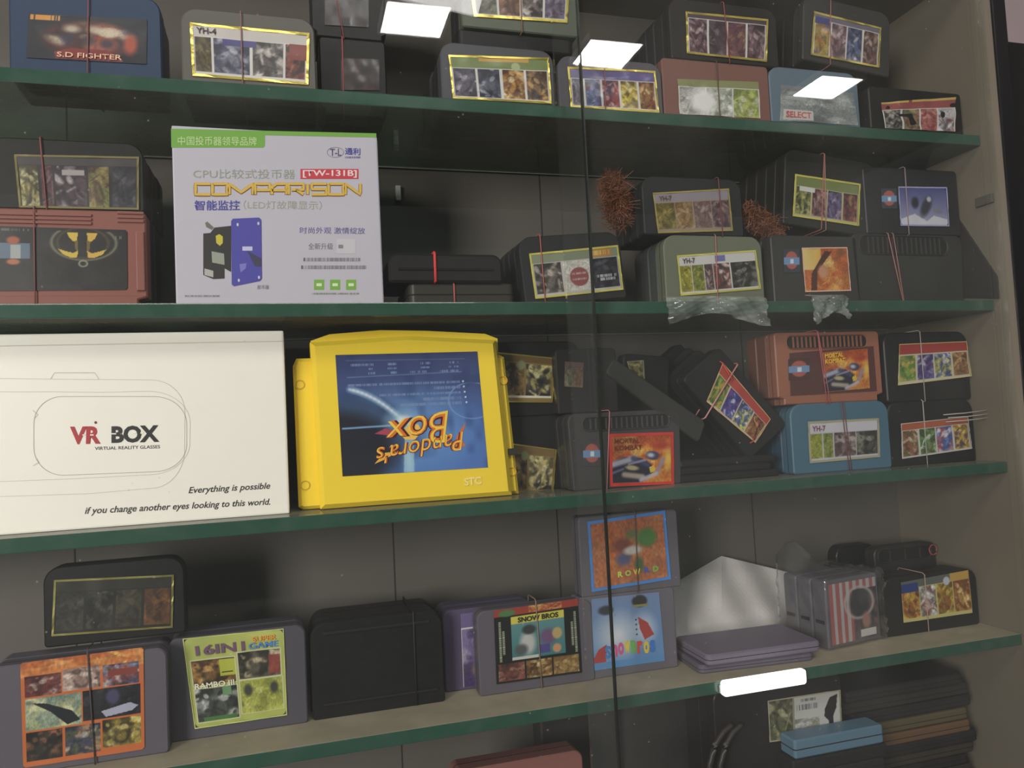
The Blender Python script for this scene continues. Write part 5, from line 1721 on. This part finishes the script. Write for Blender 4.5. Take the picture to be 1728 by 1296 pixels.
# black looped cable
bm = bmesh.new()
A = at(1200, 1296, 0.02)
for k, (dx, r_) in enumerate(((0.0, 0.0028), (0.012, 0.0026))):
    pts = [at(1194+dx*1500, 1330, 0.02), at(1198+dx*1500, 1290, 0.018), at(1206+dx*1500, 1258, 0.018), at(1220+dx*1400, 1236, 0.022)]
    pts = [Vector(p) for p in pts] + [pts[-1]+Vector((0.012, 0.004, 0.004))]
    fine = []
    for i in range(len(pts)-1):
        for q in range(5):
            fine.append(pts[i].lerp(pts[i+1], q/5))
    fine.append(pts[-1])
    fine.insert(0, Vector((fine[0].x-0.001, fine[0].y, ZE+r_)))
    add_tube(bm, fine, r_, 8)
o = from_bm('cable', bm, mat('black_rubber', (52, 46, 43), 0.45), None, True)
tag(o, 'black looped cable hanging at the left of the black and white picture cartridge', 'cable')
# dark bags hanging behind, left of it
bm = bmesh.new()
p0, p1 = at(912, 1215, 0.10), at(1178, 1215, 0.10)
add_prism(bm, rrect(p0.x, p1.x, ZE, at(1040, 1190, 0.10).z, 0.004, 0.003), 0.10, 0.13, 0.002)
tag(from_bm('game_console', bm, mat('dark_case', (48, 42, 40), 0.5, dust=0.2, scale=30)), 'dark plain console case standing at the back under the fourth shelf', 'console')

# glowing bar added in place of a white reflection at the shelf edge
pa, pb = at(1221, 1156, -0.0085), at(1362, 1147, -0.0085)
lt = tag(empty('glint_bar', ((pa.x+pb.x)/2, -0.0085, ZD-TH)), 'short glowing bar standing in for a reflection on the fourth shelf front edge', 'light')
bm = bmesh.new()
hw = (pb.x-pa.x)/2
zl0 = at(1292, 1166, -0.0085).z-(ZD-TH)
zl1 = at(1292, 1140, -0.0085).z-(ZD-TH)
add_prism(bm, rrect(-hw, hw, zl0, zl1, 0.003, 0.003), 0.0, 0.0065, 0.001)
e2 = bpy.data.materials.new('glint_glow')
e2.use_nodes = True
e2.node_tree.nodes['Principled BSDF'].inputs['Emission Color'].default_value = (1, 0.99, 0.97, 1)
e2.node_tree.nodes['Principled BSDF'].inputs['Emission Strength'].default_value = 1.6
from_bm('diffuser', bm, e2, lt)
bm = bmesh.new()
add_box(bm, -hw, hw, 0.0062, 0.0083, 0.001, 0.008)
from_bm('glint_back', bm, mat('white_frame', (220, 220, 218)), lt)

# loose brown tufts on the back wall of the second shelf
rs = np.random.RandomState(12)
V, Fs = [], []
for (x0_, y0_, x1_, y1_, n, rr, yt) in ((1034, 306, 1044, 372, 2600, 0.013, 0.045), (1060, 348, 1262, 378, 500, 0.006, 0.135), (1258, 360, 1310, 392, 1800, 0.010, 0.045)):
    for k in range(n):
        u = rs.rand()
        p = at(x0_+(x1_-x0_)*u, y0_+(y1_-y0_)*u, yt)
        d = Vector(rs.normal(size=3))
        d.y *= 0.5
        d.normalize()
        L_ = rr*(0.4+0.7*rs.rand())
        a = p+Vector(rs.normal(size=3))*0.005
        b = a+d*L_
        sd = d.cross(Vector(rs.normal(size=3))).normalized()*0.00035
        i = len(V)
        V += [a-sd, a+sd, b+sd*0.5, b-sd*0.5]
        Fs.append((i, i+1, i+2, i+3))
o = mk('brown_tufts', V, Fs, mat('tuft_brown', (126, 76, 48), 0.6))
tag(o, 'brown fuzzy tufts tucked between the cartridges of the second shelf', 'tufts')

# crinkled clear film hanging over the second shelf's edge
for k, (xa, xb, ya, yb, dsc) in enumerate(((1128, 1296, 494, 552, 'crinkled clear plastic film hanging over the shelf edge below the grey green YH-7 cartridge'), (1374, 1432, 492, 548, 'small crinkled clear plastic film over the shelf edge below the orange portrait cartridge'))):
    rs = np.random.RandomState(40+k)
    gw, gh = 40, 16
    V, Fs = [], []
    f1 = rs.rand(8)*6
    for j in range(gh+1):
        for i in range(gw+1):
            u, v = i/gw, j/gh
            p = at(xa+(xb-xa)*u, ya+(yb-ya)*v*(0.8+0.2*math.sin(5*u+f1[0])), -0.006)
            p.y = -0.006 + 0.0025*math.sin(13*u+4*v+f1[1]) + 0.002*math.sin(29*u-11*v+f1[2]) + 0.0012*math.sin(47*u+31*v+f1[3])
            if v < 0.15:
                p.y = 0.012*(0.15-v)/0.15 - 0.006*v/0.15 + 0.001
                p.z = max(p.z, ZB+0.0012)
            V.append(p)
    for j in range(gh):
        for i in range(gw):
            a = j*(gw+1)+i
            Fs.append((a, a+gw+1, a+gw+2, a+1))
    o = mk('plastic_film', V, Fs, glass('crinkled_film', (0.9, 0.92, 0.9), 0.12, 0.5, (176, 182, 176), 0, 50.0), None, True)
    tag(o, dsc, 'plastic film')
